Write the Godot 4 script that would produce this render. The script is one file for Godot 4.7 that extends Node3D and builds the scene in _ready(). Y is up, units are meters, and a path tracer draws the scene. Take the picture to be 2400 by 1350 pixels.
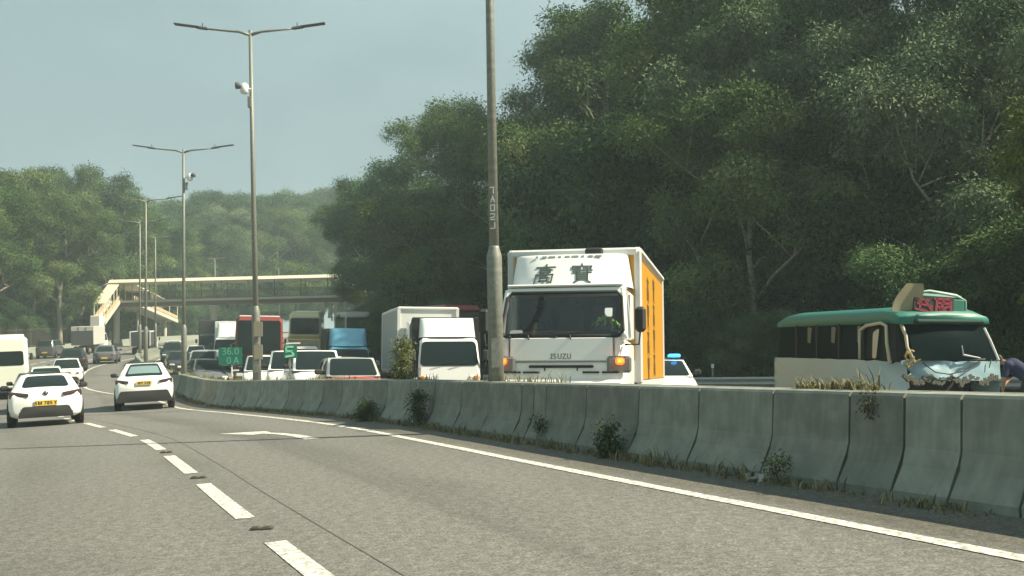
extends Node3D
# A motorway in a gentle S bend: our carriageway, a concrete median with lamp posts,
# a queue of oncoming traffic, a wrecked minibus, and dense roadside trees.
# Plan coordinates: X to the right, Z ahead of the viewer (world -z), metres.

var rng := RandomNumberGenerator.new()
var taken := {}
var mats := {}

# median line (foot of its near face): Z ahead, X, height
const LZ := [-60.0, -30.0, 0.0, 7.4, 10.3, 13.5, 15.8, 21.5, 25.0, 29.6, 36.5, 49.0, 60.0, 69.0, 83.0, 99.0, 120.0, 140.0, 175.0, 230.0, 320.0]
const LX := [31.0, 19.0, 6.95, 3.72, 2.43, 1.02, 0.03, -2.55, -4.45, -7.05, -10.85, -16.25, -21.5, -25.3, -30.8, -35.2, -39.2, -41.2, -40.0, -26.0, 20.0]
const LY := [0.0, 0.0, 0.0, 0.0, 0.0, 0.0, 0.0, 0.0, -0.01, -0.05, -0.11, 0.08, 0.48, 0.87, 1.62, 2.35, 3.4, 4.4, 6.0, 7.5, 9.0]

func spline(table: Array, z: float) -> Vector2:
	var n := LZ.size()
	var i := 0
	while i < n - 2 and z > LZ[i + 1]:
		i += 1
	var z0: float = LZ[i]; var z1: float = LZ[i + 1]
	var v0: float = table[i]; var v1: float = table[i + 1]
	var h := z1 - z0
	var m0: float = (v1 - v0) / h
	var m1: float = m0
	if i > 0: m0 = (v1 - float(table[i - 1])) / (z1 - float(LZ[i - 1]))
	if i < n - 2: m1 = (float(table[i + 2]) - v0) / (float(LZ[i + 2]) - z0)
	var u := clampf((z - z0) / h, 0.0, 1.0)
	var u2 := u * u; var u3 := u2 * u
	var v := (2 * u3 - 3 * u2 + 1) * v0 + (u3 - 2 * u2 + u) * h * m0 + (-2 * u3 + 3 * u2) * v1 + (u3 - u2) * h * m1
	var d := ((6 * u2 - 6 * u) * v0 + (3 * u2 - 4 * u + 1) * h * m0 + (-6 * u2 + 6 * u) * v1 + (3 * u2 - 2 * u) * h * m1) / h
	return Vector2(v, d)

func fall(z: float) -> float:      # crossfall of both carriageways, easing off up the hill
	return 0.025 * (1.0 - 0.7 * smoothstep(45.0, 110.0, z))

func road(z: float, t: float, dy := 0.0) -> Vector3:   # t: metres to the left of the median's near foot
	var c := spline(LX, z)
	var n := sqrt(1.0 + c.y * c.y)
	var y := spline(LY, z).x
	if t > 0: y -= fall(z) * minf(t, 17.0)
	elif t < -0.95: y += fall(z) * maxf(t + 0.95, -17.0)
	return Vector3(c.x - t / n, y + dy, -(z + t * c.y / n))

func find(x: float, z: float) -> Vector2:    # (z along the line, t) of a plan point
	var zz := z; var t := 0.0
	for k in 8:
		var c := spline(LX, zz)
		var n := sqrt(1.0 + c.y * c.y)
		var d := Vector2(x - c.x, z - zz)
		t = (-d.x + d.y * c.y) / n
		zz = clampf(zz + (d.x * c.y + d.y) / (n * n), -60.0, 320.0)
	return Vector2(zz, t)

func frame(x: float, z: float, dir := 1, along := 0.0, yaw := 0.0) -> Transform3D:
	# a frame standing on the road at plan point x, z, moved `along` metres away from us, facing away (dir 1) or oncoming (-1)
	var f := find(x, z)
	f.x += along / sqrt(1.0 + pow(spline(LX, f.x).y, 2))
	var fw := (road(f.x + 1.5, f.y) - road(f.x - 1.5, f.y)).normalized()
	var lf := (road(f.x, f.y + 0.8) - road(f.x, f.y - 0.8)).normalized()
	var up := fw.cross(lf).normalized()
	fw = fw * dir
	var b := Basis(fw.cross(up).normalized(), up, -fw)
	b = b * Basis(Vector3.UP, yaw)
	return Transform3D(b.orthonormalized(), road(f.x, f.y, 0.012))

# ---------------------------------------------------------------- naming
func numbered(called: String) -> String:
	if not taken.has(called):
		taken[called] = 0
		return called
	taken[called] += 1
	return "%s_%03d" % [called, taken[called]]

func thing(called: String, label: String, category: String, at = null, group := "") -> Node3D:
	var o := Node3D.new()
	o.name = numbered(called)
	add_child(o)
	if at is Transform3D: o.transform = at
	elif at is Vector3: o.position = at
	return tag(o, label, category, group)

func tag(o: Node3D, label: String, category: String, group := "") -> Node3D:
	o.set_meta("label", label)
	o.set_meta("category", category)
	if group != "": o.set_meta("group", group)
	return o

func put(called: String, mesh: Mesh, m: Material, parent: Node = null) -> MeshInstance3D:
	var o := MeshInstance3D.new()
	o.mesh = mesh
	o.material_override = m
	if parent == null:
		o.name = numbered(called)
		add_child(o)
	else:
		o.name = called
		parent.add_child(o, true)
	return o

func obj(called: String, s: SurfaceTool, m: Material, parent: Node = null) -> MeshInstance3D:
	s.generate_normals()
	return put(called, s.commit(), m, parent)

func ground_piece(called: String, s: SurfaceTool, m: Material) -> MeshInstance3D:
	var o := obj(called, s, m)
	o.set_meta("kind", "structure")
	return o

# ---------------------------------------------------------------- materials (linear base colours)
func lin(r: float, g: float, b: float) -> Color:
	return Color(r, g, b).linear_to_srgb()

func mat(key: String, r := 0.5, g := 0.5, b := 0.5, rough := 0.6, metal := 0.0) -> StandardMaterial3D:
	if mats.has(key): return mats[key]
	var m := StandardMaterial3D.new()
	m.albedo_color = lin(r, g, b)
	m.roughness = rough
	m.metallic = metal
	m.cull_mode = BaseMaterial3D.CULL_DISABLED
	mats[key] = m
	return m

func paint(key: String, r: float, g: float, b: float) -> StandardMaterial3D:
	if mats.has(key): return mats[key]
	var m := mat(key, r, g, b, 0.35)
	m.clearcoat_enabled = true
	m.clearcoat = 0.6
	m.clearcoat_roughness = 0.12
	return m

func noise_image(size: int, freq: float, octaves: int, seed_: int, kind := FastNoiseLite.TYPE_SIMPLEX_SMOOTH) -> Image:
	var n := FastNoiseLite.new()
	n.noise_type = kind
	n.frequency = freq
	n.seed = seed_
	n.fractal_octaves = octaves
	if octaves < 2: n.fractal_type = FastNoiseLite.FRACTAL_NONE
	return n.get_seamless_image(size, size)

func mixed_texture(size: int, a: Image, ka: float, b: Image, kb: float, lo: Color, hi: Color, c: Image = null, kc := 0.0) -> ImageTexture:
	# grey value a*ka + b*kb (+ c*kc) -> colour between lo and hi
	var da := a.get_data(); var db := b.get_data()
	var dc := PackedByteArray()
	if c: dc = c.get_data()
	var out := PackedByteArray()
	out.resize(size * size * 3)
	for i in size * size:
		var v := (da[i] - 127.5) / 127.5 * ka + (db[i] - 127.5) / 127.5 * kb
		if c: v += (dc[i] - 127.5) / 127.5 * kc
		v = clampf(v + 0.5, 0.0, 1.0)
		out[i * 3] = int(lerpf(lo.r, hi.r, v) * 255)
		out[i * 3 + 1] = int(lerpf(lo.g, hi.g, v) * 255)
		out[i * 3 + 2] = int(lerpf(lo.b, hi.b, v) * 255)
	return ImageTexture.create_from_image(Image.create_from_data(size, size, false, Image.FORMAT_RGB8, out))

func stretched(im: Image, fx: int, fy: int) -> Image:   # stretch a seamless noise along one axis
	var w := im.get_width(); var h := im.get_height()
	var k := im.duplicate() as Image
	k.resize(w * fx, h * fy, Image.INTERPOLATE_BILINEAR)
	return k.get_region(Rect2i(0, 0, w, h))

func triplanar(m: StandardMaterial3D, tex: Texture2D, metres: float) -> StandardMaterial3D:
	m.albedo_texture = tex
	m.uv1_triplanar = true
	m.uv1_world_triplanar = true
	m.uv1_scale = Vector3.ONE / metres
	return m

# ---------------------------------------------------------------- shapes
func st(smooth := false) -> SurfaceTool:
	var s := SurfaceTool.new()
	s.begin(Mesh.PRIMITIVE_TRIANGLES)
	s.set_smooth_group(0 if smooth else -1)
	return s

func tri(s: SurfaceTool, a: Vector3, b: Vector3, c: Vector3) -> void:
	s.add_vertex(a); s.add_vertex(b); s.add_vertex(c)

func quad(s: SurfaceTool, a: Vector3, b: Vector3, c: Vector3, d: Vector3) -> void:
	tri(s, a, b, c); tri(s, a, c, d)

func box(s: SurfaceTool, c: Vector3, size: Vector3, b := Basis.IDENTITY, r := 0.0) -> void:
	# box with chamfered edges
	var h := size / 2.0
	if r <= 0.0: r = minf(h.x, minf(h.y, h.z)) * 0.12
	var p := func(x: float, y: float, z: float) -> Vector3: return c + b * Vector3(x, y, z)
	for k in 3:
		for sg in [-1.0, 1.0]:
			var q := []
			for e in [[-1, -1], [-1, 1], [1, 1], [1, -1]]:
				var v := Vector3()
				v[k] = h[k] * sg
				v[(k + 1) % 3] = (h[(k + 1) % 3] - r) * e[0]
				v[(k + 2) % 3] = (h[(k + 2) % 3] - r) * e[1]
				q.append(p.call(v.x, v.y, v.z))
			if sg > 0: quad(s, q[0], q[1], q[2], q[3])
			else: quad(s, q[3], q[2], q[1], q[0])
	for k in 3:      # edges along axis k
		var i := (k + 1) % 3; var j := (k + 2) % 3
		for e in [[-1, -1], [-1, 1], [1, 1], [1, -1]]:
			var q := []
			for w in [[-1, 0], [1, 0], [1, 1], [-1, 1]]:
				var v := Vector3()
				v[k] = (h[k] - r) * w[0]
				v[i] = (h[i] - (r if w[1] == 1 else 0.0)) * e[0]
				v[j] = (h[j] - (0.0 if w[1] == 1 else r)) * e[1]
				q.append(p.call(v.x, v.y, v.z))
			if e[0] * e[1] > 0: quad(s, q[0], q[1], q[2], q[3])
			else: quad(s, q[3], q[2], q[1], q[0])
	for x in [-1, 1]:
		for y in [-1, 1]:
			for z in [-1, 1]:
				var a: Vector3 = p.call(h.x * x, (h.y - r) * y, (h.z - r) * z)
				var d: Vector3 = p.call((h.x - r) * x, h.y * y, (h.z - r) * z)
				var e: Vector3 = p.call((h.x - r) * x, (h.y - r) * y, h.z * z)
				if x * y * z > 0: tri(s, a, e, d)
				else: tri(s, a, d, e)

func tube(s: SurfaceTool, pts: Array, radii: Array, sides := 8, cap := true) -> void:
	var rings := []
	for i in pts.size():
		var d: Vector3
		if i == 0: d = pts[1] - pts[0]
		elif i == pts.size() - 1: d = pts[i] - pts[i - 1]
		else: d = pts[i + 1] - pts[i - 1]
		d = d.normalized()
		var a := d.cross(Vector3.RIGHT if absf(d.x) < 0.8 else Vector3.BACK).normalized()
		var b := d.cross(a)
		var ring := []
		for k in sides:
			var an := TAU * k / sides
			ring.append(pts[i] + (a * cos(an) + b * sin(an)) * radii[i])
		rings.append(ring)
	loft(s, rings, cap)

func loft(s: SurfaceTool, rings: Array, cap := true, closed := true) -> void:
	for i in rings.size() - 1:
		var p: Array = rings[i]; var q: Array = rings[i + 1]
		var n := p.size()
		for k in (n if closed else n - 1):
			var l := (k + 1) % n
			quad(s, p[k], p[l], q[l], q[k])
	if cap:
		for e in 2:
			var r: Array = rings[0] if e == 0 else rings[-1]
			var c := Vector3()
			for v in r: c += v
			c /= r.size()
			for k in r.size():
				if e == 0: tri(s, c, r[(k + 1) % r.size()], r[k])
				else: tri(s, c, r[k], r[(k + 1) % r.size()])

func panel(s: SurfaceTool, a: Vector3, b: Vector3, c: Vector3, d: Vector3, bulge := 0.0, uv := Rect2(0, 0, 1, 1), off := 0.0, r := 0.0, rings := 3) -> void:
	# a rounded rectangle laid on the bulged patch a (low left), b (low right), c (top right), d (top left)
	var nrm := ((b - a).cross(d - a)).normalized()
	var at := func(u: float, v: float) -> Vector3:
		return a.lerp(b, u).lerp(d.lerp(c, u), v) + nrm * (off + bulge * sin(PI * clampf(u, 0, 1)) * sin(PI * clampf(v, 0, 1)))
	var w := ((b - a).length() + (c - d).length()) / 2 * uv.size.x
	var h := ((d - a).length() + (c - b).length()) / 2 * uv.size.y
	var ru := clampf(r / maxf(w, 0.001), 0.0, 0.5) * 2.0
	var rv := clampf(r / maxf(h, 0.001), 0.0, 0.5) * 2.0
	var edge := []
	for q in 4:
		var cx: float = [1, -1, -1, 1][q]; var cy: float = [1, 1, -1, -1][q]
		for k in 5:
			var an := PI / 2 * q + PI / 2 * k / 4.0
			edge.append(Vector2(cx * (1 - ru) + ru * cos(an), cy * (1 - rv) + rv * sin(an)))
		for k in [1, 2]:   # points along the straight to the next corner
			var nx: float = [1, -1, -1, 1][(q + 1) % 4]; var ny: float = [1, 1, -1, -1][(q + 1) % 4]
			var an2 := PI / 2 * (q + 1)
			var e0: Vector2 = Vector2(cx * (1 - ru) + ru * cos(an2), cy * (1 - rv) + rv * sin(an2))
			var e1: Vector2 = Vector2(nx * (1 - ru) + ru * cos(an2), ny * (1 - rv) + rv * sin(an2))
			edge.append(e0.lerp(e1, k / 3.0))
	var m := edge.size()
	for k in rings:
		var f0 := float(k) / rings; var f1 := float(k + 1) / rings
		for i in m:
			var e0: Vector2 = edge[i]; var e1: Vector2 = edge[(i + 1) % m]
			var g := func(e: Vector2) -> Vector3:
				return at.call(uv.position.x + uv.size.x * (e.x * 0.5 + 0.5), uv.position.y + uv.size.y * (e.y * 0.5 + 0.5))
			if k == 0: tri(s, g.call(Vector2.ZERO), g.call(e1 * f1), g.call(e0 * f1))
			else: quad(s, g.call(e0 * f0), g.call(e1 * f0), g.call(e1 * f1), g.call(e0 * f1))

func patch(s: SurfaceTool, a: Vector3, b: Vector3, c: Vector3, d: Vector3, bulge := 0.0, n := 6) -> void:
	var nrm := ((b - a).cross(d - a)).normalized()
	for i in n:
		for j in n:
			var q := []
			for e in [[0, 0], [0, 1], [1, 1], [1, 0]]:
				var u := float(i + e[0]) / n; var v := float(j + e[1]) / n
				q.append(a.lerp(b, u).lerp(d.lerp(c, u), v) + nrm * bulge * sin(PI * u) * sin(PI * v))
			quad(s, q[0], q[1], q[2], q[3])

func side_prism(s: SurfaceTool, poly: Array, hw: float, r := 0.05, taper := 0.0, y0 := 1.0) -> void:
	# side outline (z, y) drawn out to half width hw, edges chamfered, sides leaning in above y0
	var n := poly.size()
	var area := 0.0
	for i in n: area += (poly[i] as Vector2).cross(poly[(i + 1) % n])
	var sg := signf(area)
	var inner := []
	for i in n:
		var p: Vector2 = poly[(i - 1 + n) % n]; var q: Vector2 = poly[i]; var w: Vector2 = poly[(i + 1) % n]
		var n1 := ((q - p).normalized()).orthogonal() * -sg
		var n2 := ((w - q).normalized()).orthogonal() * -sg
		var m := (n1 + n2)
		m = m / maxf(m.length_squared() / 2.0, 0.3)
		inner.append(q + m * r)
	var ring := func(src: Array, x: float) -> Array:
		var out := []
		for q in src:
			var k: float = maxf(0.0, q.y - y0) * taper
			out.append(Vector3(x - signf(x) * k, q.y, q.x))
		return out
	loft(s, [ring.call(inner, -hw), ring.call(poly, -(hw - r)), ring.call(poly, hw - r), ring.call(inner, hw)], false)
	for x in [-hw, hw]:
		var idx := Geometry2D.triangulate_polygon(PackedVector2Array(inner))
		var rr: Array = ring.call(inner, x)
		for k in range(0, idx.size(), 3):
			tri(s, rr[idx[k]], rr[idx[k + 1]], rr[idx[k + 2]])

func strokes(s: SurfaceTool, at: Transform3D, list: Array, w: float, depth := 0.006) -> void:
	# flat lettering from straight strokes [x0, y0, x1, y1] in the frame's x, y plane, standing proud along its z
	for k in list:
		var a := Vector2(k[0], k[1]); var b := Vector2(k[2], k[3])
		var d := b - a
		var l := d.length() + w
		var bs := Basis(Vector3(0, 0, 1), d.angle())
		box(s, at * Vector3((a.x + b.x) / 2, (a.y + b.y) / 2, depth / 2), Vector3(l, w, depth), at.basis * bs, depth * 0.2)

func word(called: String, txt: String, height: float, m: Material, parent: Node, at: Transform3D, bold := true) -> MeshInstance3D:
	var t := TextMesh.new()
	var f := SystemFont.new()
	f.font_names = PackedStringArray(["Droid Sans"])
	if bold: f.font_weight = 700
	t.font = f
	t.text = txt
	t.font_size = 32
	t.pixel_size = height / 23.0
	t.depth = 0.006
	t.curve_step = 2.0
	var o := put(called, t, m, parent)
	o.transform = at
	return o

# ---------------------------------------------------------------- vehicles (local: front at -z, ground at y 0)
var tyre_shape: ArrayMesh
var rim_shape: ArrayMesh

func wheel(parent: Node3D, x: float, z: float, r: float, w: float) -> void:
	if tyre_shape == null:
		var s := st(true)
		var rings := []
		for p in [[-0.5, 0.62], [-0.5, 0.9], [-0.42, 0.97], [-0.2, 1.0], [0.2, 1.0], [0.42, 0.97], [0.5, 0.9], [0.5, 0.62], [0.3, 0.6]]:
			var ring := []
			for k in 22: ring.append(Vector3(p[0], sin(TAU * k / 22) * p[1], cos(TAU * k / 22) * p[1]))
			rings.append(ring)
		loft(s, rings, true)
		s.generate_normals(); tyre_shape = s.commit()
		var q := st()
		for k in 5:
			box(q, Vector3(0.5, 0, 0) + Basis(Vector3.RIGHT, TAU * k / 5) * Vector3(0, 0.3, 0), Vector3(0.06, 0.5, 0.16), Basis(Vector3.RIGHT, TAU * k / 5))
			box(q, Vector3(-0.5, 0, 0) + Basis(Vector3.RIGHT, TAU * k / 5) * Vector3(0, 0.3, 0), Vector3(0.06, 0.5, 0.16), Basis(Vector3.RIGHT, TAU * k / 5))
		tube(q, [Vector3(-0.54, 0, 0), Vector3(0.54, 0, 0)], [0.16, 0.16], 12)
		q.generate_normals(); rim_shape = q.commit()
	var o := put("wheel", tyre_shape, mat("rubber", 0.02, 0.02, 0.02, 0.85), parent)
	o.position = Vector3(x, r, z)
	o.scale = Vector3(w, r, r)
	put("rim", rim_shape, mat("alloy", 0.35, 0.35, 0.36, 0.35, 0.8), o)

func glass() -> StandardMaterial3D:
	var m := mat("dark_glass", 0.012, 0.02, 0.022, 0.06)
	m.metallic_specular = 0.32
	return m

func plate(parent: Node3D, at: Vector3, back: bool, txt: String, size := Vector2(0.52, 0.12), tint := "") -> void:
	# a number plate with its row of characters
	var m := mat("plate_yellow", 0.62, 0.42, 0.06, 0.5) if back else mat("plate_white", 0.75, 0.75, 0.72, 0.5)
	var s := st()
	box(s, at, Vector3(size.x, size.y, 0.02))
	var o := obj("number_plate", s, m, parent)
	if txt != "":
		var b := Basis.IDENTITY if back else Basis(Vector3.UP, PI)
		word("lettering", txt, size.y * 0.66, mat("black_print", 0.015, 0.015, 0.015, 0.6), o, Transform3D(b, at + Vector3(0, 0, 0.012 if back else -0.012)))

func make_car(called: String, label: String, category: String, at: Transform3D, p: Dictionary, group := "") -> Node3D:
	var o := thing(called, label, category, at, group)
	var L: float = p.get("L", 4.5); var W: float = p.get("W", 1.78); var H: float = p.get("H", 1.46)
	var body: Material = p.get("paint"); var top: Material = p.get("roof", body)
	var kind: String = p.get("kind", "sedan")
	var hb: float = p.get("belt", H * 0.64)
	var hw := W / 2
	var tail := 0.92 if kind == "sedan" else 1.0
	var lift: float = p.get("lift", 0.0)
	var s := st(true)
	var rings := []
	var rows := [[0.0, 0.70, 0.32, 0.50, 0.54], [0.012, 0.85, 0.24, 0.58, 0.62], [0.05, 0.94, 0.21, 0.66, 0.71], [0.2, 1.0, 0.2, 0.82, 0.9],
		[0.3, 1.0, 0.2, 0.93, 0.99], [0.6, 1.0, 0.2, 0.97, 1.0], [0.8, 1.0, 0.2, 0.985, 1.0], [0.93, 0.98, 0.22, 0.97, 1.01], [0.975, 0.95, 0.23, 0.955, 0.99], [0.992, 0.90, 0.26, 0.90, 0.94], [1.0, 0.83, 0.30, 0.8, 0.84]]
	if kind == "van":
		rows[0] = [0.0, 0.76, 0.3, 0.6, 0.64]; rows[1] = [0.012, 0.9, 0.24, 0.74, 0.78]; rows[2] = [0.05, 0.97, 0.21, 0.88, 0.93]
	for r in rows:
		var z: float = (r[0] - 0.5) * L
		var w: float = r[1] * hw
		var yb: float = r[2] + lift
		var k: float = tail if r[0] > 0.75 else 1.0
		var ys: float = r[3] * hb * k; var yt: float = r[4] * hb * k
		var ring := []
		var half := [[0.0, yb], [0.80, yb], [0.95, yb + 0.07], [0.99, yb + (ys - yb) * 0.35], [1.0, yb + (ys - yb) * 0.62], [0.975, ys - 0.07], [0.92, ys], [0.6, lerpf(ys, yt, 0.8)], [0.0, yt]]
		for q in half: ring.append(Vector3(-w * q[0], q[1], z))
		for j in range(half.size() - 2, 0, -1): ring.append(Vector3(w * half[j][0], half[j][1], z))
		rings.append(ring)
	loft(s, rings)
	obj("body", s, body, o)
	# cabin
	var c: Array = p.get("cabin", {"sedan": [0.27, 0.42, 0.70, 0.87], "hatch": [0.27, 0.42, 0.80, 0.975], "suv": [0.25, 0.38, 0.86, 0.985], "van": [0.10, 0.26, 0.93, 0.992]}[kind])
	var wb: float = hw * p.get("belt_width", 0.91); var wr: float = hw * p.get("roof_width", 0.70 if kind != "van" else 0.8)
	var zz := []
	for k in 4: zz.append((c[k] - 0.5) * L)
	var yr: float = hb * tail * 0.985 if kind == "sedan" else hb * 0.97
	var yf := hb * 0.95
	var crown := 0.05
	var hr := H - crown
	var fl := Vector3(-wb, yf, zz[0]); var fr := Vector3(wb, yf, zz[0]); var frt := Vector3(wr, hr, zz[1]); var flt := Vector3(-wr, hr, zz[1])
	var rl := Vector3(-wb, yr, zz[3]); var rr := Vector3(wb, yr, zz[3]); var rrt := Vector3(wr * 0.97, hr * 0.995, zz[2]); var rlt := Vector3(-wr * 0.97, hr * 0.995, zz[2])
	s = st(true)
	patch(s, fr, fl, flt, frt, 0.05); patch(s, rl, rr, rrt, rlt, 0.05)
	patch(s, fl, rl, rlt, flt, 0.03); patch(s, rr, fr, frt, rrt, 0.03)
	obj("pillars", s, top, o)
	s = st(true)
	patch(s, flt, rlt, rrt, frt, crown, 8)
	obj("roof", s, p.get("roof_panel", top), o)
	s = st(true); panel(s, fr, fl, flt, frt, 0.05, Rect2(0.05, 0.04, 0.9, 0.9), 0.008, 0.08)
	obj("windscreen", s, glass(), o)
	var gr: Array = p.get("rear_glass", [0.09, 0.1, 0.82, 0.8])
	s = st(true); panel(s, rl, rr, rrt, rlt, 0.05, Rect2(gr[0], gr[1], gr[2], gr[3]), 0.008, 0.1)
	var rg := obj("rear_window", s, glass(), o)
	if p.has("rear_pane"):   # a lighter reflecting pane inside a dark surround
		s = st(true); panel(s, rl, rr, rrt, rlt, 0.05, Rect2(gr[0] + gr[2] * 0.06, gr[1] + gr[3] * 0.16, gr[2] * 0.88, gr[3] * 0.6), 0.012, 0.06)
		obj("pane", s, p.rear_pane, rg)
	for side in [0, 1]:
		for part in ([[0.07, 0.4], [0.5, 0.42]] if kind != "van" else [[0.05, 0.24], [0.32, 0.3], [0.65, 0.3]]):
			s = st(true)
			if side == 0: panel(s, fl, rl, rlt, flt, 0.03, Rect2(part[0], 0.12, part[1], 0.74), 0.006, 0.05, 2)
			else: panel(s, rr, fr, frt, rrt, 0.03, Rect2(1.0 - part[0] - part[1], 0.12, part[1], 0.74), 0.006, 0.05, 2)
			obj("side_window", s, glass(), o)
	# wheels, mirrors
	var wrad: float = p.get("wheel", 0.32)
	for sx in [-1, 1]:
		for f in [0.19, 0.81]:
			var arch := st()
			tube(arch, [Vector3(sx * (hw * 0.9), wrad, (f - 0.5) * L), Vector3(sx * (hw + 0.006), wrad, (f - 0.5) * L)], [wrad + 0.06, wrad + 0.06], 20)
			obj("wheel_arch", arch, mat("black_plastic", 0.02, 0.021, 0.022, 0.7), o)
			wheel(o, sx * (hw - 0.095), (f - 0.5) * L, wrad, 0.23)
		s = st()
		box(s, Vector3(sx * (hw + 0.11), hb + 0.09, zz[0] + 0.42), Vector3(0.22, 0.15, 0.12), Basis.IDENTITY, 0.04)
		box(s, Vector3(sx * (hw - 0.02), hb + 0.04, zz[0] + 0.40), Vector3(0.12, 0.05, 0.05))
		obj("door_mirror", s, p.get("mirror", mat("black_plastic")), o)
	# nose
	s = st(); box(s, Vector3(0, hb * 0.52, -L * 0.5 + 0.012), Vector3(W * 0.5, hb * 0.16, 0.05))
	obj("grille", s, mat("black_plastic"), o)
	s = st(); box(s, Vector3(0, 0.36 + lift, -L * 0.5 + 0.03), Vector3(W * 0.62, 0.14, 0.08))
	obj("front_bumper", s, mat("black_plastic"), o)
	for sx in [-1, 1]:
		s = st(); box(s, Vector3(sx * hw * 0.70, hb * 0.61, -L * 0.5 + 0.075), Vector3(0.34, 0.13, 0.12), Basis(Vector3.UP, -sx * 0.35), 0.04)
		obj("headlight", s, mat("lamp_lens", 0.62, 0.66, 0.66, 0.1), o)
	plate(o, Vector3(0, 0.44 + lift, -L * 0.5 - 0.02), false, "")
	# tail
	var tz := L * 0.5
	var ty: float = p.get("tail_height", hb * 0.76 * tail)
	var ts: Vector2 = p.get("tail_size", Vector2(0.34, 0.16))
	for sx in [-1, 1]:
		s = st(true)
		var x0: float = sx * hw * 0.94; var x1: float = sx * (hw * 0.94 - ts.x)
		var k := 0.055
		# wedge shaped lamp that wraps round the corner
		var a := Vector3(x0, ty - ts.y * 0.5, tz - 0.13); var b := Vector3(x1, ty - ts.y * 0.34, tz - 0.012)
		var cc := Vector3(x1, ty + ts.y * 0.12, tz - 0.03); var d := Vector3(x0, ty + ts.y * 0.55, tz - 0.16)
		var off := Vector3(sx * 0.01, 0, k)
		if sx < 0: panel(s, a + off, b + off, cc + off, d + off, 0.02, Rect2(0, 0, 1, 1), 0.0, 0.05)
		else: panel(s, b + off, a + off, d + off, cc + off, 0.02, Rect2(0, 0, 1, 1), 0.0, 0.05)
		for e in [[a, b], [b, cc], [cc, d], [d, a]]:
			quad(s, e[0] + off, e[1] + off, e[1] - Vector3(0, 0, 0.1), e[0] - Vector3(0, 0, 0.1))
		obj("tail_light", s, p.get("tail_lamp", mat("tail_red", 0.16, 0.012, 0.012, 0.15)), o)
	if p.get("valance", true):
		var vh: float = p.get("valance_top", 0.44) + lift; var vb := 0.24 + lift
		var vw: float = p.get("valance_width", 0.74) * hw
		s = st(true)
		panel(s, Vector3(-vw, vb, tz + 0.012), Vector3(vw, vb, tz + 0.012), Vector3(vw * 0.82, vh, tz + 0.018), Vector3(-vw * 0.82, vh, tz + 0.018), 0.03, Rect2(0, 0, 1, 1), 0.0, 0.06)
		box(s, Vector3(0, (vb + 0.36 + lift) / 2, tz - 0.06), Vector3(vw * 1.9, 0.36 + lift - vb + 0.02, 0.14))
		obj("rear_bumper", s, mat("black_plastic"), o)
	plate(o, Vector3(0, p.get("plate_height", hb * 0.5), tz + 0.03), true, p.get("number", ""), p.get("plate_size", Vector2(0.5, 0.13)))
	return o


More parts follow.
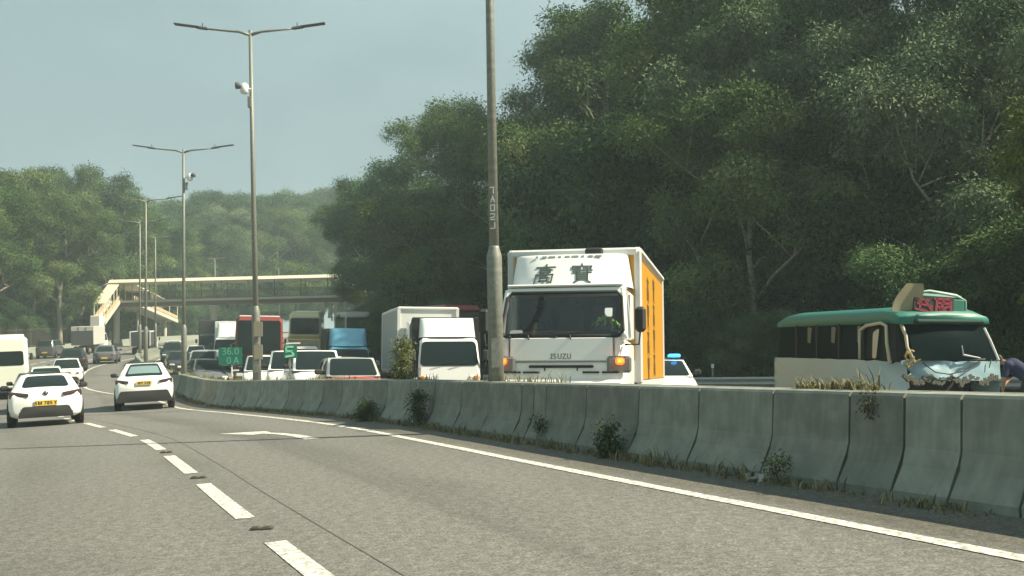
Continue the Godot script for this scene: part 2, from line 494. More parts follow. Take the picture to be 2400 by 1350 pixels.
func make_truck(called: String, label: String, at: Transform3D, p: Dictionary, group := "") -> Node3D:
	# cab-over box truck: L whole length, W box width, H box top; k scales the cab
	var o := thing(called, label, "truck", at, group)
	var L: float = p.get("L", 6.5); var W: float = p.get("W", 2.3); var H: float = p.get("H", 3.2); var k: float = p.get("k", 1.0)
	var cw: float = p.get("cab_width", W * 0.93) / 2
	var zf := -L / 2
	var cp: Material = p.get("cab", paint("white_paint", 0.74, 0.76, 0.74))
	var bp: Material = p.get("box", paint("white_paint", 0.74, 0.76, 0.74))
	var y := func(v: float) -> float: return v * k
	var lowf := Vector2(zf, 0.45 * k)
	var prof := [lowf, Vector2(zf - 0.03, 0.8 * k), Vector2(zf + 0.03, 1.28 * k), Vector2(zf + 0.34 * k, 2.08 * k), Vector2(zf + 0.5 * k, 2.2 * k), Vector2(zf + 1.6 * k, 2.24 * k), Vector2(zf + 1.62 * k, 0.45 * k)]
	var s := st(); side_prism(s, prof, cw, 0.09 * k, 0.08, 1.3 * k)
	obj("cab", s, cp, o)
	var xw := cw - 0.05
	var xt := cw - 0.07 * k - 0.06
	var a := Vector3(xw, 1.26 * k, zf + 0.02); var b := Vector3(-xw, 1.26 * k, zf + 0.02); var cc := Vector3(-xt, 2.1 * k, zf + 0.35 * k); var d := Vector3(xt, 2.1 * k, zf + 0.35 * k)
	s = st(true); panel(s, a, b, cc, d, 0.03, Rect2(0.0, 0.02, 1.0, 0.96), 0.012, 0.14 * k)
	obj("windscreen", s, glass(), o)
	s = st()
	for x in [-0.5, 0.12]:
		tube(s, [a.lerp(b, 0.5 + x * 0.5) + Vector3(0, 0.04, -0.05), a.lerp(b, 0.5 + x * 0.5 + 0.26) + Vector3(0, 0.16, -0.03)], [0.012, 0.008], 5)
	obj("wiper", s, mat("black_plastic"), o)
	for sx in [-1, 1]:
		s = st(true)
		var z0 := zf + 0.38 * k; var z1 := zf + 1.35 * k
		var q := [Vector3(sx * cw, 1.3 * k, z0), Vector3(sx * cw, 1.3 * k, z1), Vector3(sx * (cw - 0.064 * k), 2.06 * k, z1), Vector3(sx * (cw - 0.064 * k), 2.06 * k, z0 + 0.12)]
		if sx > 0: panel(s, q[1], q[0], q[3], q[2], 0.0, Rect2(0, 0, 1, 1), 0.006, 0.06)
		else: panel(s, q[0], q[1], q[2], q[3], 0.0, Rect2(0, 0, 1, 1), 0.006, 0.06)
		obj("side_window", s, glass(), o)
		s = st()
		box(s, Vector3(sx * (cw + 0.17), 1.62 * k, zf + 0.02), Vector3(0.19, 0.36, 0.1) * k, Basis.IDENTITY, 0.04)
		obj("mirror", s, mat("black_plastic"), o)
		s = st(true); tube(s, [Vector3(sx * (cw - 0.02), 1.2 * k, zf + 0.1), Vector3(sx * (cw + 0.16), 1.2 * k, zf + 0.04), Vector3(sx * (cw + 0.17), 1.5 * k, zf + 0.03)], [0.014, 0.014, 0.014], 6)
		obj("mirror_arm", s, mat("black_plastic"), o)
		s = st(); box(s, Vector3(sx * cw * 0.80, 0.86 * k, zf - 0.02), Vector3(0.36, 0.2, 0.08) * k, Basis.IDENTITY, 0.03)
		var hl := obj("headlight", s, mat("lamp_lens"), o)
		s = st(); box(s, Vector3(sx * cw * 0.86, 0.90 * k, zf - 0.055), Vector3(0.17, 0.13, 0.06) * k, Basis.IDENTITY, 0.03)
		obj("indicator", s, p.get("indicator", mat("amber_lens", 0.6, 0.22, 0.03, 0.2)), hl)
	s = st(); box(s, Vector3(0, 0.74 * k, zf - 0.03), Vector3(cw * 1.1, 0.12 * k, 0.06))
	obj("grille", s, mat("black_plastic"), o)
	s = st(); box(s, Vector3(0, 0.5 * k, zf - 0.02), Vector3(cw * 1.94, 0.26 * k, 0.2), Basis.IDENTITY, 0.05)
	obj("front_bumper", s, p.get("bumper", cp), o)
	plate(o, Vector3(0, 0.5 * k, zf - 0.135), false, "")
	# box
	var zb: float = zf + p.get("gap", 1.78) * k; var hw := W / 2; var yb := 0.95 * k
	if p.get("has_box", true):
		s = st(); box(s, Vector3(0, (yb + H) / 2, (zb + L / 2) / 2), Vector3(W, H - yb, L / 2 - zb), Basis.IDENTITY, 0.03)
		var bx := obj("cargo_box", s, bp, o)
		if p.has("front"):
			s = st(); box(s, Vector3(0, (yb + H) / 2, zb - 0.012), Vector3(W - 0.09, H - yb - 0.1, 0.02))
			obj("front_panel", s, p.front, bx)
		if p.has("side"):
			for sx in [-1, 1]:
				s = st(); box(s, Vector3(sx * (hw + 0.004), (yb + H) / 2, (zb + L / 2) / 2), Vector3(0.02, H - yb - 0.14, L / 2 - zb - 0.14))
				obj("side_panel", s, p.side, bx)
		if p.has("trim"):
			for sx in [-1, 1]:
				for z in [zb - 0.01, L / 2 - 0.01]:
					s = st(); box(s, Vector3(sx * (hw - 0.02), (yb + H) / 2, z), Vector3(0.13, H - yb + 0.02, 0.13)); obj("corner_post", s, p.trim, bx)
				s = st(); box(s, Vector3(sx * (hw - 0.02), H - 0.02, (zb + L / 2) / 2), Vector3(0.15, 0.14, L / 2 - zb + 0.1), Basis.IDENTITY, 0.05); obj("roof_rail", s, p.trim, bx)
			s = st(); box(s, Vector3(0, H - 0.01, zb - 0.01), Vector3(W + 0.04, 0.13, 0.14), Basis.IDENTITY, 0.04); obj("front_rail", s, p.trim, bx)
	s = st(); box(s, Vector3(0, 0.78 * k, 0.4), Vector3(0.8, 0.22, L - 1.2))
	for sx in [-1, 1]: box(s, Vector3(sx * hw * 0.8, 0.62 * k, 0.2), Vector3(0.3, 0.3, 1.0))
	obj("chassis", s, mat("black_plastic"), o)
	if p.get("deflector", true):
		s = st(true)
		var y0 := 2.24 * k; var y1: float = p.get("deflector_top", H - 0.06)
		var n := 10; var m := 18
		var at2 := func(i: int, j: int) -> Vector3:
			var v := float(j) / n
			var ph := PI * i / m
			var ww: float = lerpf(cw * 0.95, cw * 0.9, v)
			var zfr: float = lerpf(zf + 0.42 * k, zb - 0.42 * k, pow(v, 0.8))
			var dep := zb - 0.1 - zfr
			var co := cos(ph)
			return Vector3(-ww * signf(co) * pow(absf(co), 0.42), lerpf(y0, y1, v), zb - 0.1 - dep * pow(sin(ph), p.get("round", 0.55)))
		for j in n:
			for i in m: quad(s, at2.call(i, j), at2.call(i, j + 1), at2.call(i + 1, j + 1), at2.call(i + 1, j))
		for i in m: tri(s, Vector3(0, y1 + 0.01, zb - 0.12), at2.call(i + 1, n), at2.call(i, n))
		obj("wind_deflector", s, cp, o)
	for sx in [-1, 1]:
		wheel(o, sx * (cw - 0.13), zf + 0.9 * k, 0.4 * k, 0.24)
		wheel(o, sx * (hw - 0.25), L / 2 - 1.2, 0.4 * k, 0.44)
	return o

func make_bus(called: String, label: String, at: Transform3D, p: Dictionary, group := "") -> Node3D:
	# a slab sided bus or minibus with a raked front
	var o := thing(called, label, p.get("category", "bus"), at, group)
	var L: float = p.get("L", 10.0); var W: float = p.get("W", 2.5); var H: float = p.get("H", 3.4)
	var decks: int = p.get("decks", 1)
	var zf := -L / 2; var hw := W / 2
	var rake: float = p.get("rake", 0.15)
	var bp: Material = p.paint
	var s := st()
	var rr := 0.16
	side_prism(s, [Vector2(zf + 0.02, 0.3), Vector2(zf - 0.02, 0.7), Vector2(zf + rake * 0.3, H * 0.45), Vector2(zf + rake, H - 0.3), Vector2(zf + rake + 0.22, H), Vector2(-zf - 0.18, H), Vector2(-zf - 0.02, H - 0.16), Vector2(-zf, H * 0.5), Vector2(-zf - 0.05, 0.34)], hw, rr, 0.03, H * 0.4)
	obj("body", s, bp, o)
	s = st(); box(s, Vector3(0, H + 0.02, 0.1), Vector3(W * 0.84, p.get("roof_depth", 0.1), L * 0.9), Basis.IDENTITY, p.get("roof_depth", 0.1) * 0.45)
	obj("roof", s, p.get("roof", bp), o)
	for dk in decks:
		var y0: float = (p.get("sill", 1.1) if dk == 0 else H * p.get("upper_sill", 0.62)); var y1: float = (H * 0.46 if decks == 2 else p.get("window_top", H - 0.42)) if dk == 0 else H - p.get("upper_top", 0.42)
		var zt := zf + rake * (y1 / H)
		var z0 := zf + rake * 0.25 * (y0 / H)
		s = st(true)
		panel(s, Vector3(hw - 0.14, y0, z0 - 0.02), Vector3(-hw + 0.14, y0, z0 - 0.02), Vector3(-hw + 0.17, y1, zt - 0.02), Vector3(hw - 0.17, y1, zt - 0.02), 0.05, Rect2(0, 0, 1, 1), 0.03, 0.12)
		obj("windscreen", s, p.get("screen", glass()), o)
		s = st(true)
		panel(s, Vector3(-hw + 0.2, y0 + p.get("rear_raise", 0.1), -zf + 0.004), Vector3(hw - 0.2, y0 + p.get("rear_raise", 0.1), -zf + 0.004), Vector3(hw - 0.24, y1 - 0.06, -zf - 0.0), Vector3(-hw + 0.24, y1 - 0.06, -zf - 0.0), 0.0, Rect2(0, 0, 1, 1), 0.012, 0.1)
		obj("rear_window", s, glass(), o)
		var cnt: int = p.get("windows", 6)
		var span := (L - 1.0) / cnt
		for i in cnt:
			for sx in [-1, 1]:
				s = st(true)
				var za := zf + 0.5 + span * i + 0.04; var zb := za + span - 0.08
				var xo0: float = hw - 0.03 * maxf(0, y0 - H * 0.4); var xo1: float = hw - 0.03 * maxf(0, y1 - H * 0.4)
				if sx < 0: panel(s, Vector3(-xo0, y0, za), Vector3(-xo0, y0, zb), Vector3(-xo1, y1, zb), Vector3(-xo1, y1, za), 0, Rect2(0, 0, 1, 1), 0.006, 0.06, 1)
				else: panel(s, Vector3(xo0, y0, zb), Vector3(xo0, y0, za), Vector3(xo1, y1, za), Vector3(xo1, y1, zb), 0, Rect2(0, 0, 1, 1), 0.006, 0.06, 1)
				obj("side_window", s, glass(), o)
	if p.has("sign"):
		s = st(); box(s, Vector3(0, H * p.get("sign_height", 0.54), zf + rake * 0.4 - 0.04), Vector3(W * 0.6, H * 0.07, 0.06))
		obj("destination_sign", s, p.sign, o)
	if p.has("band"):
		s = st()
		for sx in [-1, 1]: box(s, Vector3(sx * (hw - 0.004), p.band_height, 0), Vector3(0.03, p.get("band_depth", 0.3), L - 0.5))
		box(s, Vector3(0, p.band_height, zf + rake * 0.2), Vector3(W - 0.3, p.get("band_depth", 0.3), 0.06))
		obj("colour_band", s, p.band, o)
	for sx in [-1, 1]:
		s = st(); box(s, Vector3(sx * (hw - 0.3), 0.72, zf - 0.02), Vector3(0.34, 0.2, 0.08), Basis.IDENTITY, 0.03)
		obj("headlight", s, mat("lamp_lens"), o)
		s = st(); box(s, Vector3(sx * (hw - 0.11), H * 0.33, -zf - 0.005), Vector3(0.12, 0.42, 0.07), Basis.IDENTITY, 0.03)
		obj("tail_light", s, mat("tail_red"), o)
		s = st(); box(s, Vector3(sx * (hw + 0.2), minf(H * 0.62, 2.1), zf - 0.1), Vector3(0.16, 0.36, 0.1), Basis.IDENTITY, 0.04)
		tube(s, [Vector3(sx * (hw - 0.1), minf(H * 0.7, 2.4), zf + 0.05), Vector3(sx * (hw + 0.2), minf(H * 0.66, 2.25), zf - 0.1)], [0.02, 0.02], 5)
		obj("mirror", s, mat("black_plastic"), o)
		wheel(o, sx * (hw - 0.14), zf + L * 0.22, 0.36 if H < 3 else 0.46, 0.26)
		wheel(o, sx * (hw - 0.14), -zf - L * 0.22, 0.36 if H < 3 else 0.46, 0.26)
	for z in [-zf + 0.01, zf - 0.01]:
		s = st(); box(s, Vector3(0, 0.42, z), Vector3(W * 0.96, 0.26, 0.12), Basis.IDENTITY, 0.04)
		obj("bumper", s, p.get("bumper", mat("black_plastic")), o)
	return o

const GAO := [[.5, 1, .5, .92], [.04, .86, .96, .86], [.25, .73, .75, .73], [.25, .73, .25, .58], [.75, .73, .75, .58], [.25, .58, .75, .58], [.08, .45, .92, .45], [.08, .45, .08, 0], [.92, .45, .92, .02], [.92, .02, .8, .04], [.32, .3, .68, .3], [.32, .3, .32, .1], [.68, .3, .68, .1], [.32, .1, .68, .1]]
const BAO := [[.5, 1, .5, .94], [.06, .88, .94, .88], [.06, .88, .04, .76], [.94, .88, .9, .76], [.12, .77, .42, .77], [.12, .66, .42, .66], [.1, .55, .44, .55], [.27, .77, .27, .55], [.58, .78, .9, .78], [.52, .67, .96, .67], [.74, .8, .74, .55], [.56, .55, .92, .55], [.25, .46, .75, .46], [.25, .46, .25, .16], [.75, .46, .75, .16], [.25, .36, .75, .36], [.25, .26, .75, .26], [.25, .16, .75, .16], [.35, .14, .12, 0], [.65, .14, .88, 0]]

func yellow_truck() -> void:
	var W := 2.6; var H := 3.37; var hw := W / 2
	var fr := frame(1.0, 21.0, -1, 0.0, -0.642)
	var zb := -2.4; var ze := 4.0; var zf := -4.0     # box front, box rear, cab front
	fr.origin += Vector3(-0.1, 0, -20.55) - Vector3(1, 0, 1) * (fr * Vector3(hw, 0, zb))
	fr.origin.y = road(find(1.6, 23.0).x, find(1.6, 23.0).y).y + 0.012
	var o := thing("box_truck", "white box truck with yellow sides and glowing hazard lamps, right beside the near lamp post", "truck", fr)
	var white := paint("white_paint", 0.74, 0.76, 0.74)
	var trim := mat("grey_trim", 0.36, 0.37, 0.38, 0.45, 0.3)
	var yel := mat("yellow_panel", 0.47, 0.235, 0.018, 0.5)
	var dark := mat("black_plastic", 0.02, 0.021, 0.022, 0.7)
	var cw := 1.2
	# cargo box
	var s := st(); box(s, Vector3(0, (0.8 + H) / 2, (zb + ze) / 2), Vector3(W - 0.06, H - 0.8, ze - zb - 0.04), Basis.IDENTITY, 0.03)
	var bx := obj("cargo_box", s, white, o)
	s = st(); box(s, Vector3(0, (1.15 + H) / 2, zb - 0.01), Vector3(W - 0.16, H - 1.3, 0.04))
	obj("front_panel", s, yel, bx)
	for sx in [-1, 1]:
		s = st(); box(s, Vector3(sx * (hw - 0.02), (0.82 + H) / 2 - 0.06, (zb + ze) / 2 + 0.05), Vector3(0.05, H - 1.0, ze - zb - 0.12))
		var sp := obj("side_panel", s, yel, bx)
		s = st()
		# two columns of dark characters
		var b := Basis(Vector3.UP, sx * PI / 2)
		for col in 2:
			for row in 4:
				var sz := 0.5
				var f := Transform3D(b * sz, Vector3(sx * (hw + 0.004), 2.5 - row * 0.56 + col * 0.1, zb + 1.6 + col * 1.6))
				var src: Array = GAO if (row + col) % 2 == 0 else BAO
				strokes(s, f, src, 0.13, 0.01)
		obj("lettering", s, mat("dark_print", 0.08, 0.05, 0.015, 0.6), sp)
		s = st(); box(s, Vector3(sx * (hw - 0.02), 0.76, (zb + ze) / 2), Vector3(0.07, 0.14, ze - zb))
		obj("side_rail", s, trim, bx)
		for z in [zb + 0.02, ze - 0.02]:
			s = st(); box(s, Vector3(sx * (hw - 0.03), (0.8 + H) / 2, z), Vector3(0.14, H - 0.76, 0.16 if z < 0 else 0.08), Basis.IDENTITY, 0.03)
			obj("corner_post", s, trim, bx)
		s = st(); box(s, Vector3(sx * (hw - 0.03), H, (zb + ze) / 2), Vector3(0.18, 0.17, ze - zb + 0.06), Basis.IDENTITY, 0.055)
		obj("roof_rail", s, trim, bx)
	s = st(); box(s, Vector3(0, H, zb), Vector3(W - 0.02, 0.15, 0.15), Basis.IDENTITY, 0.04)
	obj("front_rail", s, mat("pale_trim", 0.5, 0.51, 0.5, 0.5), bx)
	s = st(); box(s, Vector3(-0.42, H + 0.01, zb - 0.02), Vector3(0.36, 0.15, 0.2), Basis.IDENTITY, 0.04)
	obj("roof_lamp", s, dark, bx)
	# cab shell: lower half, back wall, pillars and roof round an open cabin
	s = st(); side_prism(s, [Vector2(zf + 0.05, 0.5), Vector2(zf - 0.02, 0.9), Vector2(zf - 0.0, 1.3), Vector2(zf + 0.06, 1.66), Vector2(zf + 1.5, 1.66), Vector2(zf + 1.5, 0.5)], cw, 0.17)
	obj("cab", s, white, o)
	s = st(); box(s, Vector3(0, 1.42, zf + 0.005), Vector3(1.9, 0.42, 0.03), Basis(Vector3.RIGHT, 0.08), 0.012)
	obj("bonnet_panel", s, white, o)
	s = st()
	for x in [-0.9, -0.55, 0.55, 0.9]: box(s, Vector3(x, 1.0, zf - 0.03), Vector3(0.3, 0.035, 0.05))
	side_prism(s, [Vector2(zf - 0.04, 1.08), Vector2(zf - 0.04, 1.13), Vector2(zf + 0.05, 1.13), Vector2(zf + 0.05, 1.08)], 0.6, 0.02)
	for x in [-0.3, 0.3]: box(s, Vector3(x, 1.075, zf - 0.03), Vector3(0.02, 0.09, 0.03))
	obj("grille", s, dark, o)
	word("maker_name", "ISUZU", 0.1, mat("grey_print", 0.22, 0.24, 0.24, 0.5), o, Transform3D(Basis(Vector3.UP, PI), Vector3(0, 1.29, zf - 0.025)))
	for q in [[-0.97, 1.42, 0.012, 0.5], [0.97, 1.42, 0.012, 0.5], [0.0, 1.19, 1.95, 0.012], [0.0, 1.655, 2.0, 0.014]]:
		s = st(); box(s, Vector3(q[0], q[1], zf - 0.012 + maxf(0.0, q[1] - 1.3) * 0.14), Vector3(q[2], q[3], 0.03)); obj("panel_gap", s, dark, o)
	s = st(); box(s, Vector3(0, 0.72, zf - 0.02), Vector3(2.3, 0.3, 0.2), Basis.IDENTITY, 0.06)
	obj("front_bumper", s, white, o)
	plate(o, Vector3(0, 0.72, zf - 0.14), false, "")
	s = st(); box(s, Vector3(0, 2.05, zf + 1.44), Vector3(cw * 2 - 0.1, 0.9, 0.1))
	obj("back_wall", s, mat("cab_lining", 0.06, 0.065, 0.07, 0.9), o)
	s = st(); side_prism(s, [Vector2(zf + 0.4, 2.47), Vector2(zf + 0.46, 2.58), Vector2(zf + 0.65, 2.64), Vector2(zf + 1.5, 2.64), Vector2(zf + 1.5, 2.47)], cw - 0.06, 0.07)
	obj("cab_roof", s, white, o)
	var glass_clear := mat("clear_glass", 0.015, 0.022, 0.026, 0.03)
	glass_clear.transparency = BaseMaterial3D.TRANSPARENCY_ALPHA
	glass_clear.albedo_color.a = 0.5
	for sx in [-1, 1]:
		s = st(); tube(s, [Vector3(sx * (cw - 0.05), 1.6, zf + 0.11), Vector3(sx * (cw - 0.07), 2.1, zf + 0.29), Vector3(sx * (cw - 0.12), 2.53, zf + 0.5)], [0.07, 0.055, 0.07], 10)
		obj("front_pillar", s, white, o)
		s = st(); box(s, Vector3(sx * (cw - 0.07), 2.06, zf + 1.32), Vector3(0.12, 0.9, 0.36), Basis.IDENTITY, 0.03)
		obj("rear_pillar", s, white, o)
		s = st(true)
		var q := [Vector3(sx * (cw - 0.02), 1.66, zf + 0.2), Vector3(sx * (cw - 0.02), 1.66, zf + 1.2), Vector3(sx * (cw - 0.06), 2.48, zf + 1.2), Vector3(sx * (cw - 0.06), 2.48, zf + 0.5)]
		if sx > 0: panel(s, q[1], q[0], q[3], q[2])
		else: panel(s, q[0], q[1], q[2], q[3])
		obj("side_window", s, glass_clear, o)
		s = st(); box(s, Vector3(sx * (cw - 0.14), 1.14, zf + 0.0), Vector3(0.44, 0.3, 0.1), Basis(Vector3.UP, -sx * 0.15), 0.04)
		var hl := obj("headlight", s, mat("smoked_lens", 0.13, 0.14, 0.14, 0.12), o)
		s = st(); box(s, Vector3(sx * (cw - 0.12), 1.2, zf - 0.055), Vector3(0.17, 0.13, 0.05), Basis(Vector3.UP, -sx * 0.15), 0.035)
		var am := mat("hazard_lamp_lit", 0.8, 0.35, 0.08, 0.2)
		am.emission_enabled = true; am.emission = Color(1.0, 0.42, 0.1); am.emission_energy_multiplier = 0.42
		obj("indicator_lamp", s, am, hl)
		var li := OmniLight3D.new()
		li.name = "indicator_glow"; li.light_color = Color(1.0, 0.5, 0.15); li.light_energy = 0.02; li.omni_range = 30.0; li.omni_attenuation = 2.0; li.shadow_enabled = true; li.light_size = 0.06
		hl.add_child(li); li.position = Vector3(sx * (cw - 0.12), 1.2, zf - 0.12)
		s = st(true); tube(s, [Vector3(sx * (cw - 0.04), 1.5, zf + 0.1), Vector3(sx * (cw + 0.22), 1.5, zf + 0.0), Vector3(sx * (cw + 0.25), 1.75, zf + 0.0)], [0.018, 0.018, 0.018], 8)
		obj("mirror_arm", s, dark, o)
		s = st(); box(s, Vector3(sx * (cw + 0.25), 1.95, zf + 0.02), Vector3(0.2, 0.46, 0.13), Basis.IDENTITY, 0.055)
		obj("mirror", s, dark, o)
		wheel(o, sx * (cw - 0.16), zf + 1.0, 0.46, 0.26)
		wheel(o, sx * (hw - 0.28), ze - 1.3, 0.46, 0.5)
	s = st(true); panel(s, Vector3(cw - 0.06, 1.66, zf + 0.06), Vector3(-cw + 0.06, 1.66, zf + 0.06), Vector3(-cw + 0.13, 2.49, zf + 0.41), Vector3(cw - 0.13, 2.49, zf + 0.41), 0.03, Rect2(0, 0, 1, 1), 0.0, 0.16)
	var ws := obj("windscreen", s, glass_clear, o)
	s = st(true)
	var seal := []
	for q in [[1, 0.0, 0.08], [1, 0.12, 0.0], [1, 0.88, 0.0], [1, 1.0, 0.08], [0, 1.0, 0.08], [0, 0.88, 0.0], [0, 0.12, 0.0], [0, 0.0, 0.08], [1, 0.0, 0.08]]:
		var v: float = q[1]
		var xx: float = lerpf(cw - 0.06, cw - 0.13, v) - q[2]
		seal.append(Vector3(xx * (1 if q[0] == 1 else -1), lerpf(1.66, 2.49, v), lerpf(zf + 0.05, zf + 0.40, v)))
	var sr := []; sr.resize(seal.size()); sr.fill(0.032)
	tube(s, seal, sr, 6)
	obj("rubber_seal", s, dark, ws)
	s = st(); panel(s, Vector3(-0.78, 2.02, zf + 0.2), Vector3(-0.92, 2.02, zf + 0.2), Vector3(-0.92, 2.18, zf + 0.262), Vector3(-0.78, 2.18, zf + 0.262), 0, Rect2(0, 0, 1, 1), 0.0, 0.02)
	obj("licence_sticker", s, mat("white_paper", 0.7, 0.72, 0.72, 0.7), ws)
	s = st(); panel(s, Vector3(0.98, 1.70, zf + 0.06), Vector3(0.72, 1.70, zf + 0.06), Vector3(0.74, 1.78, zf + 0.09), Vector3(0.96, 1.78, zf + 0.09), 0, Rect2(0, 0, 1, 1), 0.0, 0.02)
	obj("notice_sticker", s, mat("pale_sticker", 0.3, 0.34, 0.34, 0.7), ws)
	s = st()
	for x in [[1.0, 0.52], [0.14, -0.26]]:
		tube(s, [Vector3(x[0] - 0.06, 1.64, zf + 0.02), Vector3(x[0], 1.70, zf + 0.03), Vector3(x[1], 1.72, zf + 0.035)], [0.016, 0.014, 0.01], 5)
		tube(s, [Vector3(x[1] + 0.08, 1.6, zf + 0.0), Vector3(x[1] + 0.1, 1.69, zf + 0.03)], [0.018, 0.014], 5)
	obj("wiper", s, dark, o)
	# cabin furniture
	s = st(); side_prism(s, [Vector2(zf + 0.14, 1.6), Vector2(zf + 0.14, 1.74), Vector2(zf + 0.5, 1.78), Vector2(zf + 0.62, 1.6)], cw - 0.16, 0.03)
	obj("dashboard", s, mat("dash_vinyl", 0.03, 0.034, 0.036, 0.8), o)
	for x in [-0.62, 0.0, 0.62]:
		s = st(); box(s, Vector3(x, 1.96, zf + 1.2), Vector3(0.48, 0.72, 0.14), Basis(Vector3.RIGHT, 0.12), 0.05)
		box(s, Vector3(x, 2.36, zf + 1.24), Vector3(0.26, 0.16, 0.1), Basis.IDENTITY, 0.04)
		obj("seat", s, mat("seat_cloth", 0.05, 0.055, 0.06, 0.9), o)
	s = st(true)
	var rings := []
	for k in 21:
		var an := TAU * k / 20
		rings.append(Vector3(0.62, 1.86, zf + 0.66) + Basis(Vector3.RIGHT, 0.9) * Vector3(cos(an) * 0.21, sin(an) * 0.21, 0))
	var rad := []; rad.resize(21); rad.fill(0.018)
	tube(s, rings, rad, 6)
	obj("steering_wheel", s, dark, o)
	s = st(); box(s, Vector3(0, 0.9, 0.6), Vector3(0.9, 0.3, 6.2))
	for sx in [-1, 1]: box(s, Vector3(sx * 0.95, 0.75, 0.5), Vector3(0.36, 0.4, 1.3))
	obj("chassis", s, dark, o)
	# wind deflector: a fairing from the cab roof up to the top of the box, rounded in plan
	s = st(true)
	var n := 12; var m := 28
	var ff := func(v: float) -> float: return lerpf(zf + 0.5, zf + 0.98, v)
	var fy := func(v: float) -> float: return lerpf(2.62, 3.27, v)
	var at2 := func(i: int, j: int) -> Vector3:
		var v := float(j) / n
		var ph := PI * i / m
		var ww := lerpf(1.19, 1.09, v)
		var zfr: float = ff.call(v)
		var co := cos(ph)
		return Vector3(-ww * signf(co) * pow(absf(co), lerpf(0.95, 0.6, v)), fy.call(v), zb - 0.06 - (zb - 0.06 - zfr) * pow(sin(ph), lerpf(0.66, 0.45, v)))
	for j in n:
		for i in m: quad(s, at2.call(i, j), at2.call(i, j + 1), at2.call(i + 1, j + 1), at2.call(i + 1, j))
	for i in m: tri(s, Vector3(0, 3.29, zb - 0.1), at2.call(i + 1, n), at2.call(i, n))
	var df := obj("wind_deflector", s, white, o)
	s = st(); box(s, Vector3(0, 2.63, zf + 0.62), Vector3(2.2, 0.05, 0.4), Basis.IDENTITY, 0.02)
	obj("deflector_lip", s, white, df)
	var tilt := Basis(Vector3.UP, PI) * Basis(Vector3.RIGHT, -0.636)
	s = st()
	for cset in [[0.46, GAO, -0.17, 0.055], [-0.30, BAO, 0.12, 0.0]]:
		var v := 0.10
		var f := Transform3D(Basis(Vector3.UP, cset[2]) * tilt * Basis.from_scale(Vector3(0.40, 0.46, 1)), Vector3(cset[0] + 0.185, fy.call(v), ff.call(v) + cset[3] - 0.014))
		strokes(s, f, cset[1], 0.085, 0.01)
	obj("lettering", s, mat("grey_green_print", 0.06, 0.085, 0.08, 0.5), df)
	s = st()
	for k in 9: box(s, Vector3(0.62 - k * 0.15, fy.call(0.93), ff.call(0.93) - 0.004), Vector3(0.05 + 0.04 * (k % 3), 0.045, 0.012), tilt)
	obj("small_print", s, mat("grey_print"), df).set_meta("kind", "stuff")
	# hi-vis vest lying on the dashboard: a thing of its own
	var vest := thing("reflective_vest", "crumpled yellow green reflective vest behind the windscreen of the yellow-sided truck", "vest", fr * Transform3D(Basis.IDENTITY, Vector3(-0.78, 1.78, zf + 0.42)))
	s = st(true)
	var g := []
	for i in 9:
		var row := []
		for j in 9:
			var x := (i / 8.0 - 0.5) * 0.5; var z := (j / 8.0 - 0.5) * 0.26
			row.append(Vector3(x, 0.17 * exp(-x * x * 18) * (0.6 + 0.4 * sin(i * 2.1 + j)) + 0.16 * absf(sin(i * 1.7 + j * 1.3)) * (1.0 - absf(x) * 2), z))
		g.append(row)
	loft(s, g, false, false)
	var vm := mat("reflective_green", 0.42, 0.78, 0.08, 0.6)
	obj("cloth", s, vm, vest)
	s = st()
	for k in 3: box(s, Vector3(-0.12 + k * 0.13, 0.16, -0.09), Vector3(0.03, 0.16, 0.012), Basis(Vector3.BACK, 0.3 * k - 0.3))
	obj("reflective_strip", s, mat("silver_tape", 0.6, 0.62, 0.6, 0.4), vest)

